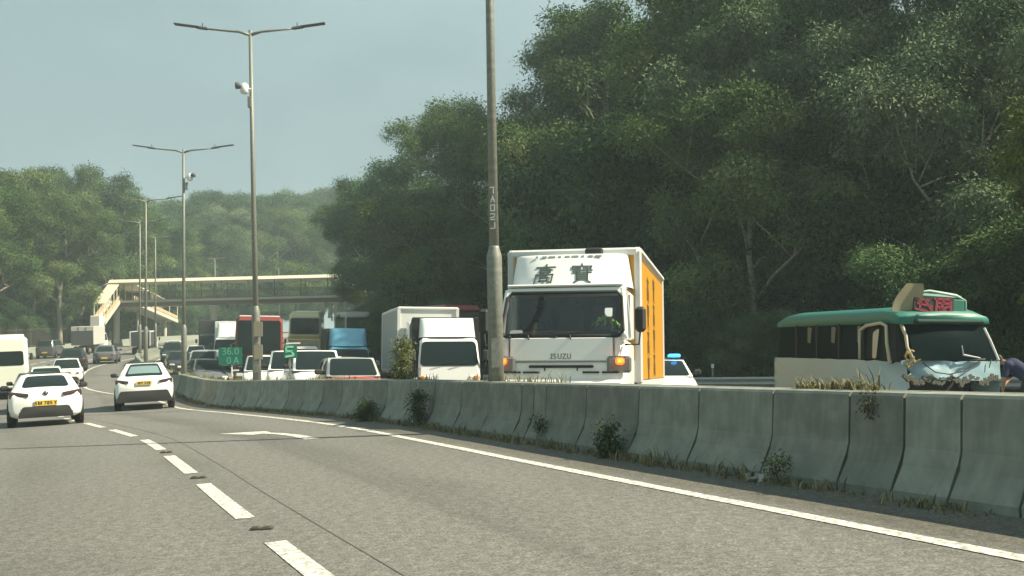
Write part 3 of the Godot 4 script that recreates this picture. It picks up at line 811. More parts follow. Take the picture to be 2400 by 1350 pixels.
func wrecked_minibus() -> void:
	var L := 5.2; var W := 2.12; var hw := W / 2; var zf := -L / 2
	var fr := frame(9.0, 22.0, -1, 0.0, -0.20)
	fr.origin += Vector3(7.32, 0, -19.5) - Vector3(1, 0, 1) * (fr * Vector3(hw, 0, zf))
	var f2 := find(8.2, 21.8)
	fr.origin.y = road(f2.x, f2.y).y + 0.05
	fr.basis = fr.basis * Basis(Vector3.RIGHT, -0.026)      # nose down on its collapsed front
	var o := thing("minibus", "wrecked green roofed minibus with crushed front corner and torn roof sign", "minibus", fr)
	var cream := mat("dusty_cream", 0.28, 0.42, 0.48, 0.5)
	var green := mat("dull_green", 0.025, 0.155, 0.125, 0.5)
	var dark := mat("black_plastic")
	var dusty := mat("dusty_glass", 0.008, 0.015, 0.017, 0.4)
	dusty.metallic_specular = 0.05
	var n := FastNoiseLite.new(); n.seed = 5; n.frequency = 1.1; n.fractal_octaves = 3
	var dent := func(p: Vector3) -> Vector3:   # crush the near front corner
		var d := p.distance_to(Vector3(hw, 1.1, zf))
		var k := clampf(1.0 - d / 1.5, 0.0, 1.0)
		return p + Vector3(-0.24, -0.03, 0.26) * k * k + Vector3(n.get_noise_3dv(p * 2.0), n.get_noise_3dv(p * 2.0 + Vector3(9, 0, 0)) * 0.6, n.get_noise_3dv(p * 2.0 + Vector3(0, 9, 0))) * (0.02 + 0.22 * k)
	var grid := func(s: SurfaceTool, a: Vector3, b: Vector3, c: Vector3, d: Vector3, nu: int, nv: int) -> void:
		for i in nu:
			for j in nv:
				var q := []
				for e in [[0, 0], [0, 1], [1, 1], [1, 0]]:
					var u := float(i + e[0]) / nu; var v := float(j + e[1]) / nv
					q.append(dent.call(a.lerp(b, u).lerp(d.lerp(c, u), v)))
				quad(s, q[0], q[1], q[2], q[3])
	var belt := 1.23; var top := 1.97
	# lower shell: sides, front and back as crumpled sheets over a solid core
	var s := st(); box(s, Vector3(0, 0.8, 0.3), Vector3(W - 0.22, 0.9, L - 0.9), Basis.IDENTITY, 0.05)
	obj("floor_pan", s, dark, o)
	s = st(true)
	grid.call(s, Vector3(hw, 0.35, zf), Vector3(hw, 0.35, -zf), Vector3(hw, belt, -zf), Vector3(hw, belt, zf), 30, 6)
	grid.call(s, Vector3(-hw, 0.35, -zf), Vector3(-hw, 0.35, zf), Vector3(-hw, belt, zf), Vector3(-hw, belt, -zf), 8, 3)
	grid.call(s, Vector3(-hw, 0.35, -zf), Vector3(hw, 0.35, -zf), Vector3(hw, belt, -zf), Vector3(-hw, belt, -zf), 6, 3)
	obj("side_panels", s, cream, o)
	s = st(true)
	grid.call(s, Vector3(-hw, 0.86, zf - 0.04), Vector3(hw, 0.86, zf - 0.04), Vector3(hw, belt, zf), Vector3(-hw, belt, zf), 18, 6)
	obj("front_panel", s, cream, o)
	s = st()
	for k in 40:
		var x := -1.02 + k * 0.052
		box(s, Vector3(x, 0.87 + 0.05 * sin(k * 0.7) + 0.03 * sin(k * 2.3), zf + 0.0), Vector3(0.07, 0.05 + 0.10 * absf(sin(k * 1.7) * sin(k * 0.31)), 0.08), Basis(Vector3.BACK, 0.6 * sin(k * 3.1)))
	obj("torn_lower_edge", s, mat("torn_metal", 0.1, 0.1, 0.08, 0.8), o)
	# dark cabin with pillars
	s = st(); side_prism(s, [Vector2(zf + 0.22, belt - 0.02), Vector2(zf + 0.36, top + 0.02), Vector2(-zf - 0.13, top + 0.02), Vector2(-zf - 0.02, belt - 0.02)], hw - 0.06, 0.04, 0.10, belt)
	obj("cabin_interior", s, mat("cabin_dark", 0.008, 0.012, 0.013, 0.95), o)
	var side := func(z: float, y: float, off := 0.0) -> Vector3: return Vector3(hw - 0.012 - 0.10 * (y - belt) + off, y, z)
	var z0 := -1.2
	for k in 4:
		var za := z0 + 0.02 + k * 0.93; var zb := za + 0.89
		if k == 3: zb = -zf - 0.12
		s = st(true); panel(s, side.call(zb, belt + 0.02), side.call(za, belt + 0.02), side.call(za + 0.0, top), side.call(zb - (0.06 if k == 3 else 0.0), top), 0, Rect2(0, 0, 1, 1), -0.01, 0.04, 1)
		var w := obj("side_window", s, dusty, o)
		if k < 3:
			s = st(true); panel(s, side.call(za + 0.2 + 0.1 * k, belt + 0.36, 0.004), side.call(za + 0.06 + 0.1 * k, belt + 0.33, 0.004), side.call(za + 0.05 + 0.1 * k, top - 0.06, 0.004), side.call(za + 0.24 + 0.1 * k, top - 0.04, 0.004), 0, Rect2(0, 0, 1, 1), 0.002, 0.02, 1)
			obj("curtain", s, mat("pale_curtain", 0.13, 0.145, 0.12, 0.9), w)
		s = st(); box(s, side.call(za - 0.025, (belt + top) / 2), Vector3(0.05, top - belt, 0.05))
		obj("pillar", s, dark, o)
	s = st(true); panel(s, Vector3(hw - 0.32, belt + 0.0, zf + 0.1), Vector3(-hw + 0.05, belt + 0.0, zf + 0.02), Vector3(-hw + 0.2, top - 0.02, zf + 0.26), Vector3(hw - 0.30, top - 0.02, zf + 0.3), 0.07, Rect2(0, 0, 1, 1), 0.03, 0.08)
	var ws := obj("windscreen", s, dusty, o)
	s = st(); tube(s, [Vector3(-0.2, belt + 0.3, zf - 0.06), Vector3(-0.22, belt + 0.12, zf - 0.07), Vector3(-0.6, belt + 0.06, zf - 0.05)], [0.012, 0.02, 0.012], 5)
	obj("broken_trim", s, mat("pale_trim"), ws)
	s = st(); tube(s, [Vector3(-hw + 0.03, belt + 0.02, zf), Vector3(-hw + 0.11, belt + 0.4, zf + 0.12), Vector3(-hw + 0.17, top - 0.1, zf + 0.22)], [0.03, 0.03, 0.035], 6)
	obj("front_pillar", s, mat("pale_trim"), o)
	# torn door frame and bent pillars at the crushed corner
	s = st(true)
	tube(s, [side.call(zf + 1.40, belt + 0.02, 0.05), side.call(zf + 1.44, belt + 0.4, 0.06), side.call(zf + 1.47, top - 0.14, 0.05), side.call(zf + 1.25, top - 0.05, 0.05), side.call(zf + 0.8, top - 0.0, 0.02), side.call(zf + 0.62, top - 0.06, 0.0), side.call(zf + 0.60, belt + 0.35, -0.03), side.call(zf + 0.44, belt - 0.05, -0.03)], [0.03, 0.03, 0.034, 0.034, 0.034, 0.036, 0.036, 0.04], 7)
	obj("torn_door_frame", s, mat("bare_cream", 0.42, 0.4, 0.3, 0.6), o)
	s = st(true)
	tube(s, [Vector3(hw - 0.2, top, zf + 0.32), Vector3(hw - 0.24, 1.72, zf + 0.22), Vector3(hw - 0.19, 1.5, zf + 0.1), Vector3(hw - 0.28, 1.2, zf + 0.02)], [0.04, 0.035, 0.03, 0.04], 7)
	obj("bent_pillar", s, mat("bare_cream"), o)
	s = st(true); panel(s, side.call(zf + 1.0, belt + 0.04, 0.02), side.call(zf + 0.86, belt + 0.04, 0.02), side.call(zf + 0.84, top - 0.1, 0.01), side.call(zf + 1.06, top - 0.18, 0.01), 0.03, Rect2(0, 0, 1, 1), 0.0, 0.05)
	obj("crumpled_seat", s, mat("bare_cream"), o)
	s = st()
	for k in 12:
		var q := Vector3(hw - 0.40 + rng.randf() * 0.32, belt - 0.10 + rng.randf() * 0.34, zf - 0.04 + rng.randf() * 0.1)
		box(s, q, Vector3(0.04 + rng.randf() * 0.09, 0.02 + rng.randf() * 0.06, 0.02), Basis(Vector3(rng.randf(), rng.randf(), 1).normalized(), rng.randf() * 3.0))
	obj("smashed_lamp", s, mat("ochre_plastic", 0.30, 0.21, 0.07, 0.6), o)
	s = st(true)
	tube(s, [Vector3(hw - 0.4, 1.2, zf - 0.07), Vector3(0.4, 1.02, zf - 0.08), Vector3(0.1, 0.98, zf - 0.08), Vector3(-0.2, 1.04, zf - 0.08), Vector3(-0.5, 1.2, zf - 0.07), Vector3(-0.7, 1.27, zf - 0.05), Vector3(-0.3, 1.24, zf - 0.07)], [0.013, 0.013, 0.013, 0.013, 0.016, 0.02, 0.016], 5)
	tube(s, [Vector3(-0.84, 1.26, zf - 0.05), Vector3(-0.78, 1.1, zf - 0.06)], [0.012, 0.008], 5)
	obj("hanging_wiper", s, dark, o)
	# green roof
	s = st(true)
	var rings := []
	for k in 16:
		var z := lerpf(zf + 0.2, -zf - 0.04, k / 15.0)
		var e := minf(1.0, minf((k + 0.35) / 2.2, (15.35 - k) / 2.6))
		var rise := 0.33 * sqrt(clampf(1.0 - pow(1.0 - e, 2.0), 0.02, 1.0)) + 0.02
		var ring := []
		for i in 15:
			var an := PI * i / 14
			var p := Vector3(cos(an) * pow(absf(cos(an)), -0.4 if absf(cos(an)) > 0.01 else 0.0) * (hw - 0.05), top - 0.02 + rise * pow(sin(an), 0.42), z)
			ring.append(dent.call(p) if k < 5 else p)
		rings.append(ring)
	loft(s, rings, true)
	var rf := obj("roof", s, green, o)
	s = st()
	for k in 17: box(s, Vector3(hw - 0.075, top + 0.12, -1.05 + k * 0.13), Vector3(0.02, 0.07 + 0.02 * (k % 2), 0.075), Basis(Vector3.BACK, 0.12))
	obj("roof_lettering", s, mat("pale_green_print", 0.16, 0.42, 0.36, 0.6), rf).set_meta("kind", "stuff")
	s = st(); box(s, Vector3(-0.1, top + 0.02, zf + 0.2), Vector3(1.5, 0.1, 0.2), Basis.IDENTITY, 0.04)
	obj("roof_front_edge", s, mat("dark_green", 0.01, 0.045, 0.036, 0.9), o)
	# roof sign, dark face with red strokes, and the panel torn up from it
	s = st(); box(s, Vector3(-0.02, top + 0.34, zf + 0.52), Vector3(1.26, 0.46, 0.34), Basis(Vector3.BACK, 0.05), 0.1)
	var sg := obj("roof_sign", s, green, o)
	s = st(); box(s, Vector3(0.12, top + 0.34, zf + 0.35), Vector3(0.88, 0.36, 0.03), Basis(Vector3.BACK, 0.05))
	var fc := obj("sign_face", s, mat("sign_black", 0.03, 0.03, 0.03, 0.5), sg)
	s = st()
	var f := Transform3D(Basis(Vector3.UP, PI) * Basis(Vector3.BACK, -0.05) * Basis.from_scale(Vector3(0.38, 0.32, 1)), Vector3(0.52, top + 0.19, zf + 0.33))
	strokes(s, f, [[0, .9, .7, .8], [.3, 1, .2, .3], [.1, .6, .9, .45], [.5, .8, .9, .2], [.0, .25, .8, .1]], 0.12, 0.01)
	strokes(s, f * Transform3D(Basis.IDENTITY, Vector3(1.1, 0, 0)), [[0, .95, .9, .95], [.1, .95, .05, .1], [.9, .95, .9, .1], [.2, .7, .8, .7], [.5, .9, .3, .2], [.2, .45, .8, .1], [.75, .5, .3, .3]], 0.15, 0.01)
	obj("red_characters", s, mat("sign_red", 0.25, 0.025, 0.05, 0.6), fc)
	s = st(true)
	tube(s, [Vector3(0.6, top + 0.56, zf + 0.36), Vector3(0.2, top + 0.62, zf + 0.34), Vector3(-0.4, top + 0.54, zf + 0.36), Vector3(-0.62, top + 0.44, zf + 0.4), Vector3(-0.64, top + 0.18, zf + 0.42)], [0.03, 0.03, 0.03, 0.03, 0.03], 6)
	obj("sign_rim", s, mat("pale_green_trim", 0.3, 0.45, 0.36, 0.5), sg)
	s = st(true)
	var g := []
	for i in 8:
		var row := []
		for j in 6:
			var u := i / 7.0; var v := j / 5.0
			row.append(Vector3(lerpf(1.0 - 0.2 * v * v, 0.40 + 0.03 * sin(v * 6.0), u) + 0.02 * sin(v * 5 + u * 3), top + 0.22 + v * 0.54 - 0.06 * u * (1 - v), zf + 0.38 - 0.16 * v + 0.05 * sin(u * 3.0)))
		g.append(row)
	loft(s, g, false, false)
	obj("torn_panel", s, mat("torn_fibre", 0.30, 0.27, 0.18, 0.8), o)
	for sx in [-1, 1]:
		wheel(o, sx * (hw - 0.14), zf + 1.0, 0.36, 0.22)
		wheel(o, sx * (hw - 0.14), -zf - 1.2, 0.36, 0.22)

# ---------------------------------------------------------------- people: one continuous skin round jointed bones
func skin(s: SurfaceTool, bones: Array, cell: float, blend := 0.03) -> void:
	# bones: [a, b, ra, rb]; surface nets over the smooth union of tapered capsules
	var lo := Vector3.INF; var hi := -Vector3.INF
	for b in bones:
		for k in 2:
			lo = lo.min(b[k] - Vector3.ONE * (b[2 + k] + cell * 2)); hi = hi.max(b[k] + Vector3.ONE * (b[2 + k] + cell * 2))
	var n := Vector3i(((hi - lo) / cell).ceil()) + Vector3i.ONE
	var f := PackedFloat32Array(); f.resize(n.x * n.y * n.z); f.fill(1.0)
	for b in bones:
		var r: float = maxf(b[2], b[3]) + cell * 2.5
		var l := Vector3i(((b[0] as Vector3).min(b[1]) - Vector3.ONE * r - lo) / cell).clamp(Vector3i.ZERO, n - Vector3i.ONE)
		var h := Vector3i(((b[0] as Vector3).max(b[1]) + Vector3.ONE * r - lo) / cell).clamp(Vector3i.ZERO, n - Vector3i.ONE)
		var ab: Vector3 = b[1] - b[0]
		var ll := maxf(ab.length_squared(), 1e-6)
		for z in range(l.z, h.z + 1):
			for y in range(l.y, h.y + 1):
				for x in range(l.x, h.x + 1):
					var p := lo + Vector3(x, y, z) * cell
					var u := clampf((p - b[0]).dot(ab) / ll, 0.0, 1.0)
					var d: float = (p - b[0] - ab * u).length() - lerpf(b[2], b[3], u)
					var i := x + n.x * (y + n.y * z)
					var e := clampf(0.5 + 0.5 * (f[i] - d) / blend, 0.0, 1.0)
					f[i] = lerpf(f[i], d, e) - blend * e * (1.0 - e)
	var vert := {}
	var at := func(x: int, y: int, z: int) -> Vector3:
		var key := x + n.x * (y + n.y * z)
		if vert.has(key): return vert[key]
		var c := Vector3(); var m := 0
		var ps := []
		for k in 8:
			var q := Vector3i(x + (k & 1), y + ((k >> 1) & 1), z + (k >> 2))
			ps.append([Vector3(q), f[q.x + n.x * (q.y + n.y * q.z)]])
		for e in [[0, 1], [2, 3], [4, 5], [6, 7], [0, 2], [1, 3], [4, 6], [5, 7], [0, 4], [1, 5], [2, 6], [3, 7]]:
			var a: float = ps[e[0]][1]; var d: float = ps[e[1]][1]
			if (a < 0) != (d < 0):
				c += (ps[e[0]][0] as Vector3).lerp(ps[e[1]][0], a / (a - d)); m += 1
		vert[key] = lo + c / maxi(m, 1) * cell
		return vert[key]
	for z in range(1, n.z - 1):
		for y in range(1, n.y - 1):
			for x in range(1, n.x - 1):
				var i := x + n.x * (y + n.y * z)
				var a := f[i] < 0
				if a != (f[i + 1] < 0):
					var q := [at.call(x, y - 1, z - 1), at.call(x, y, z - 1), at.call(x, y, z), at.call(x, y - 1, z)]
					if a: quad(s, q[3], q[2], q[1], q[0])
					else: quad(s, q[0], q[1], q[2], q[3])
				if a != (f[i + n.x] < 0):
					var q := [at.call(x - 1, y, z - 1), at.call(x, y, z - 1), at.call(x, y, z), at.call(x - 1, y, z)]
					if a: quad(s, q[0], q[1], q[2], q[3])
					else: quad(s, q[3], q[2], q[1], q[0])
				if a != (f[i + n.x * n.y] < 0):
					var q := [at.call(x - 1, y - 1, z), at.call(x, y - 1, z), at.call(x, y, z), at.call(x - 1, y, z)]
					if a: quad(s, q[3], q[2], q[1], q[0])
					else: quad(s, q[0], q[1], q[2], q[3])

func bystander(at: Transform3D) -> void:
	# a man in dark blue bending forward with one bare forearm across his knees; local front -z, feet on the ground
	var o := thing("person", "person in a dark blue shirt and dark trousers bending over beside the guard rail", "person", at)
	var sk := mat("human_skin", 0.33, 0.19, 0.13, 0.6)
	var sh := mat("navy_cloth", 0.022, 0.03, 0.075, 0.9)
	var hip := Vector3(0, 0.86, 0.16); var chest := Vector3(0, 1.12, -0.16); var neck := Vector3(0, 1.2, -0.33)
	var head := Vector3(0, 1.24, -0.47)
	var body := [[hip, chest, 0.155, 0.165], [chest + Vector3(-0.13, 0.02, -0.05), chest + Vector3(0.13, 0.02, -0.05), 0.09, 0.09], [chest, neck, 0.13, 0.06], [neck, head, 0.055, 0.06],
		[head + Vector3(0, 0.03, 0.01), head + Vector3(0, -0.03, -0.05), 0.095, 0.075], [head + Vector3(0, -0.03, -0.1), head + Vector3(0, -0.04, -0.12), 0.018, 0.014]]
	for sx in [-1.0, 1.0]:
		var shd := chest + Vector3(sx * 0.19, 0.0, -0.08)
		var elb := shd + Vector3(sx * 0.06, -0.27, -0.06)
		var wri := Vector3(sx * 0.05 + 0.06, 0.74, -0.36) if sx > 0 else Vector3(-0.12, 0.66, -0.36)
		body.append([shd, elb, 0.058, 0.046]); body.append([elb, wri, 0.044, 0.032])
		var hd := (wri - elb).normalized()
		var palm := wri + hd * 0.07
		body.append([wri, palm, 0.03, 0.034])
		for k in 4: body.append([palm + Vector3((k - 1.5) * 0.019, 0, 0), palm + hd * (0.07 - absf(k - 1.4) * 0.008) + Vector3((k - 1.5) * 0.022, -0.02, 0.01), 0.010, 0.008])
		body.append([wri + hd * 0.03, wri + hd * 0.06 + Vector3(-sx * 0.045, 0.0, -0.01), 0.012, 0.010])
		var kn := Vector3(sx * 0.12, 0.46, 0.0)
		body.append([hip + Vector3(sx * 0.09, -0.02, 0), kn, 0.095, 0.062]); body.append([kn, Vector3(sx * 0.13, 0.08, 0.1), 0.058, 0.042])
		body.append([Vector3(sx * 0.13, 0.045, 0.14), Vector3(sx * 0.14, 0.035, -0.08), 0.042, 0.032])
	var s := st(true); skin(s, body, 0.016); obj("body", s, sk, o)
	s = st(true)
	var top := [[hip + Vector3(0, 0.02, 0), chest, 0.168, 0.178], [chest + Vector3(-0.15, 0.02, -0.05), chest + Vector3(0.15, 0.02, -0.05), 0.1, 0.1], [chest, neck + Vector3(0, -0.02, 0.06), 0.14, 0.075]]
	for sx in [-1.0, 1.0]:
		var shd := chest + Vector3(sx * 0.19, 0.0, -0.08)
		top.append([shd, shd + Vector3(sx * 0.045, -0.2, -0.045), 0.075, 0.068])
	skin(s, top, 0.02); obj("shirt", s, sh, o)
	s = st(true)
	var tr := [[hip + Vector3(-0.08, -0.03, 0), hip + Vector3(0.08, -0.03, 0), 0.13, 0.13]]
	for sx in [-1.0, 1.0]:
		var kn := Vector3(sx * 0.12, 0.46, 0.0)
		tr.append([hip + Vector3(sx * 0.09, -0.02, 0), kn, 0.115, 0.08]); tr.append([kn, Vector3(sx * 0.13, 0.1, 0.1), 0.078, 0.07])
	skin(s, tr, 0.02); obj("trousers", s, mat("dark_trousers", 0.02, 0.022, 0.03, 0.9), o)
	s = st(true)
	skin(s, [[head + Vector3(0, 0.055, 0.02), head + Vector3(0, 0.01, 0.05), 0.09, 0.075]], 0.016); obj("hair", s, mat("black_hair", 0.012, 0.011, 0.01, 0.7), o)

# ---------------------------------------------------------------- trees
var sprays := []         # leaf sprays: [positions, normals]

func make_sprays() -> void:
	for v in 5:
		var ps := PackedVector3Array(); var ns := PackedVector3Array()
		for k in 52:
			var c := Vector3(rng.randfn(0, 0.26), rng.randfn(0, 0.2), rng.randfn(0, 0.26))
			var d := (c.normalized() * 0.7 + Vector3(0, -0.55, 0) + Vector3(rng.randf() - 0.5, rng.randf() - 0.5, rng.randf() - 0.5)).normalized()
			var side := d.cross(Vector3(rng.randf() - 0.5, rng.randf(), rng.randf() - 0.5)).normalized()
			var l := 0.11 + rng.randf() * 0.11
			var w := l * (0.17 + rng.randf() * 0.1)
			var nn := d.cross(side).normalized()
			var a := c; var b := c + d * l * 0.45 + side * w + nn * 0.01; var e := c + d * l - nn * l * 0.12; var f := c + d * l * 0.45 - side * w + nn * 0.01
			for q in [a, b, e, a, e, f]:
				ps.append(q); ns.append(nn)
		sprays.append([ps, ns])

func tree_kind(sd: int, h: float, r: float, base: float, dens: float, palette: Array, leaf := 1.0, lean := 0.0) -> Dictionary:
	var g := RandomNumberGenerator.new(); g.seed = sd
	var wood := st(true)
	var tips := []
	var trunk := []; var rad := []
	var x := 0.0; var z := 0.0
	for k in 8:
		var v := k / 7.0
		trunk.append(Vector3(x + lean * v * v * h * 0.2, v * h * 0.86, z)); rad.append(lerpf(0.016, 0.004, v) * h)
		x += (g.randf() - 0.5) * h * 0.03; z += (g.randf() - 0.5) * h * 0.03
	tube(wood, trunk, rad, 9)
	var limbs := 9 + int(h * 0.28)
	for k in limbs:
		var v := lerpf(base, 0.97, (k + g.randf() * 0.7) / limbs)
		var i := mini(6, int(v * 7)); var o: Vector3 = (trunk[i] as Vector3).lerp(trunk[i + 1], v * 7 - i)
		var an := k * 2.4 + g.randf() * 0.8
		var shape := sin(PI * clampf(lerpf(0.22, 0.9, (v - base) / (1.0 - base)), 0, 1))
		var ln := r * (0.55 + 0.55 * shape) * (0.7 + 0.5 * g.randf())
		var d: Vector3 = Vector3(cos(an), 0.35 + 0.55 * v + g.randf() * 0.25, sin(an)).normalized()
		var m := o + d * ln * 0.55 + Vector3(0, g.randf() * 0.3, 0)
		var e := m + (d * 0.7 + Vector3(g.randf() - 0.5, 0.2 + g.randf() * 0.4, g.randf() - 0.5) * 0.6).normalized() * ln * 0.5
		var r0: float = lerpf(rad[i], rad[i + 1], 0.5) * 0.62
		tube(wood, [o, o.lerp(m, 0.5) + Vector3(0, 0.12 * ln * 0.3, 0), m, e], [r0, r0 * 0.75, r0 * 0.5, r0 * 0.15], 6)
		tips.append([e, 1.0]); tips.append([m.lerp(e, 0.3) + Vector3(g.randf() - 0.5, g.randf() * 0.5, g.randf() - 0.5) * 0.9, 0.85])
		for q in 4:
			var m2 := o.lerp(m, 0.6 + 0.4 * g.randf()).lerp(e, 0.4 * g.randf())
			var e2 := m2 + Vector3(g.randf() - 0.5, 0.1 + g.randf() * 0.55, g.randf() - 0.5).normalized() * ln * (0.35 + 0.3 * g.randf())
			tube(wood, [m2, m2.lerp(e2, 0.5) + Vector3(0, 0.1, 0), e2], [r0 * 0.45, r0 * 0.3, r0 * 0.1], 5)
			tips.append([e2, 0.8])
	tips.append([trunk[7] + Vector3(0, h * 0.06, 0), 0.9])
	wood.generate_normals()
	var vs := PackedVector3Array(); var ns := PackedVector3Array(); var cs := PackedColorArray()
	for t in tips:
		var cr: float = r * 0.215 * t[1] * (0.7 + g.randf() * 0.65)
		var cnt := int(cr * cr * 24.0 * dens / (leaf * leaf)) + 3
		var c0: Color = palette[g.randi() % palette.size()] * (0.8 + 0.45 * g.randf())
		for k in cnt:
			var d: Vector3 = Vector3(g.randfn(), g.randfn() + 0.25, g.randfn()).normalized() * cr * (0.25 + 0.75 * sqrt(g.randf()))
			d.y *= 0.72
			var bs := Basis(Vector3.UP, g.randf() * TAU) * Basis(Vector3.RIGHT, (g.randf() - 0.5) * 1.1)
			var sc := leaf * (0.75 + g.randf() * 0.5)
			var sp: Array = sprays[g.randi() % sprays.size()]
			vs.append_array(Transform3D(bs * sc, t[0] + d) * (sp[0] as PackedVector3Array))
			ns.append_array(Transform3D(bs, Vector3.ZERO) * (sp[1] as PackedVector3Array))
			var cc := c0 * (0.85 + g.randf() * 0.3)
			var add := PackedColorArray(); add.resize((sp[0] as PackedVector3Array).size()); add.fill(Color(cc.r, cc.g, cc.b))
			cs.append_array(add)
	var arr := []; arr.resize(Mesh.ARRAY_MAX)
	arr[Mesh.ARRAY_VERTEX] = vs; arr[Mesh.ARRAY_NORMAL] = ns; arr[Mesh.ARRAY_COLOR] = cs
	var crown := ArrayMesh.new(); crown.add_surface_from_arrays(Mesh.PRIMITIVE_TRIANGLES, arr)
	return {"wood": wood.commit(), "crown": crown, "h": h}

func leaf_material() -> StandardMaterial3D:
	if mats.has("leaf"): return mats.leaf
	var m := mat("leaf", 1, 1, 1, 0.85)
	m.metallic_specular = 0.2
	m.vertex_color_use_as_albedo = true
	m.backlight_enabled = true
	m.backlight = Color(0.18, 0.25, 0.09)
	return m

var kinds := []

func plant(k: int, at: Vector3, h: float, turn: float, called: String, label: String, category: String, group := "", wide := 1.0) -> Node3D:
	var o := thing(called, label, category, at - Vector3(0, 0.15, 0), group)
	o.rotation.y = turn
	var s: float = h / kinds[k].h
	o.scale = Vector3(s * wide, s, s * wide)
	put("trunk", kinds[k].wood, mats["bark" if k != 5 else "bark_dark"], o)
	var tint := int(absf(at.x * 7.3 + at.z * 3.1)) % 5
	var lk := "leaf_%d" % tint
	if not mats.has(lk):
		var m := leaf_material().duplicate() as StandardMaterial3D
		m.albedo_color = [Color(1, 1, 1), Color(0.86, 0.95, 0.92), Color(0.96, 0.98, 0.82), Color(0.80, 0.86, 0.80), Color(1.0, 1.0, 0.92)][tint]
		mats[lk] = m
	put("crown", kinds[k].crown, mats[lk], o)
	return o

func blades(called: String, spots: Array, m: Material, label: String, category: String, height: Vector2, count: int, spread: float) -> void:
	# tufts of grass: bent blades, joined into one uncountable growth
	var vs := PackedVector3Array(); var cs := PackedColorArray()
	for p in spots:
		var tall := 0.35 + 0.9 * rng.randf() * rng.randf()
		for k in count:
			var a := TAU * rng.randf()
			var b: Vector3 = p + Vector3(cos(a), 0, sin(a)) * spread * sqrt(rng.randf())
			var h := lerpf(height.x, height.y, rng.randf()) * tall * 1.4
			var a2 := TAU * rng.randf()
			var d := Vector3(cos(a2), 0, sin(a2))
			var w := d.cross(Vector3.UP) * (0.005 + 0.006 * rng.randf())
			var mid := b + Vector3(0, h * 0.6, 0) + d * h * 0.18
			var tip := b + Vector3(0, h * (0.8 + 0.2 * rng.randf()), 0) + d * h * (0.4 + 0.4 * rng.randf())
			for q in [b - w, mid - w * 0.8, mid + w * 0.8, b - w, mid + w * 0.8, b + w, mid - w * 0.8, tip, mid + w * 0.8]: vs.append(q)
			var c := Color(0.09, 0.105, 0.04).lerp(Color(0.27, 0.22, 0.11), rng.randf()) * (0.7 + 0.5 * rng.randf())
			for q in 9: cs.append(Color(c.r, c.g, c.b))
	var s := SurfaceTool.new(); s.begin(Mesh.PRIMITIVE_TRIANGLES); s.set_smooth_group(-1)
	for i in vs.size():
		s.set_color(cs[i]); s.add_vertex(vs[i])
	var o := obj(called, s, m)
	tag(o, label, category)
	o.set_meta("kind", "stuff")

func bush(called: String, at: Vector3, size: Vector3, cnt: int, col: Color, label: String, leaf := 0.3, group := "") -> void:
	# a small weed or shrub: stems and leaf sprays
	var o := thing(called, label, "bush" if called != "grass_clump" else "grass", at, group)
	var s := st(true)
	var vs := PackedVector3Array(); var ns := PackedVector3Array(); var cs := PackedColorArray()
	for k in cnt:
		var a := TAU * rng.randf()
		var v := rng.randf()
		var rr := sqrt(rng.randf()) * (1.0 - 0.45 * v * v) * (0.5 + 0.5 * minf(1.0, v * 2.2))
		var p := Vector3(cos(a) * rr * size.x * 0.5, v * size.y, sin(a) * rr * size.z * 0.5)
		if k % 5 == 0: tube(s, [Vector3(p.x * 0.15, 0, p.z * 0.15), Vector3(p.x * 0.6, p.y * 0.6, p.z * 0.6), p], [0.008, 0.006, 0.003], 4)
		var bs := Basis(Vector3.UP, rng.randf() * TAU) * Basis(Vector3.RIGHT, (rng.randf() - 0.5) * 1.2)
		var sp: Array = sprays[rng.randi() % sprays.size()]
		vs.append_array(Transform3D(bs * leaf * (0.7 + 0.6 * rng.randf()), p) * (sp[0] as PackedVector3Array))
		ns.append_array(Transform3D(bs, Vector3.ZERO) * (sp[1] as PackedVector3Array))
		var c := col * (0.7 + 0.6 * rng.randf())
		var add := PackedColorArray(); add.resize((sp[0] as PackedVector3Array).size()); add.fill(Color(c.r, c.g, c.b))
		cs.append_array(add)
	obj("stems", s, mats.bark_dark, o)
	var arr := []; arr.resize(Mesh.ARRAY_MAX)
	arr[Mesh.ARRAY_VERTEX] = vs; arr[Mesh.ARRAY_NORMAL] = ns; arr[Mesh.ARRAY_COLOR] = cs
	var me := ArrayMesh.new(); me.add_surface_from_arrays(Mesh.PRIMITIVE_TRIANGLES, arr)
	put("leaves", me, leaf_material(), o)

# ---------------------------------------------------------------- road, median, roadside
func strip(s: SurfaceTool, zs: Array, t0: float, t1: float, dy: float) -> void:
	for i in zs.size() - 1:
		quad(s, road(zs[i], t0, dy), road(zs[i + 1], t0, dy), road(zs[i + 1], t1, dy), road(zs[i], t1, dy))

func steps(a: float, b: float, d: float) -> Array:
	var out := []
	var n := maxi(1, int(ceil((b - a) / d)))
	for i in n + 1: out.append(lerpf(a, b, float(i) / n))
	return out

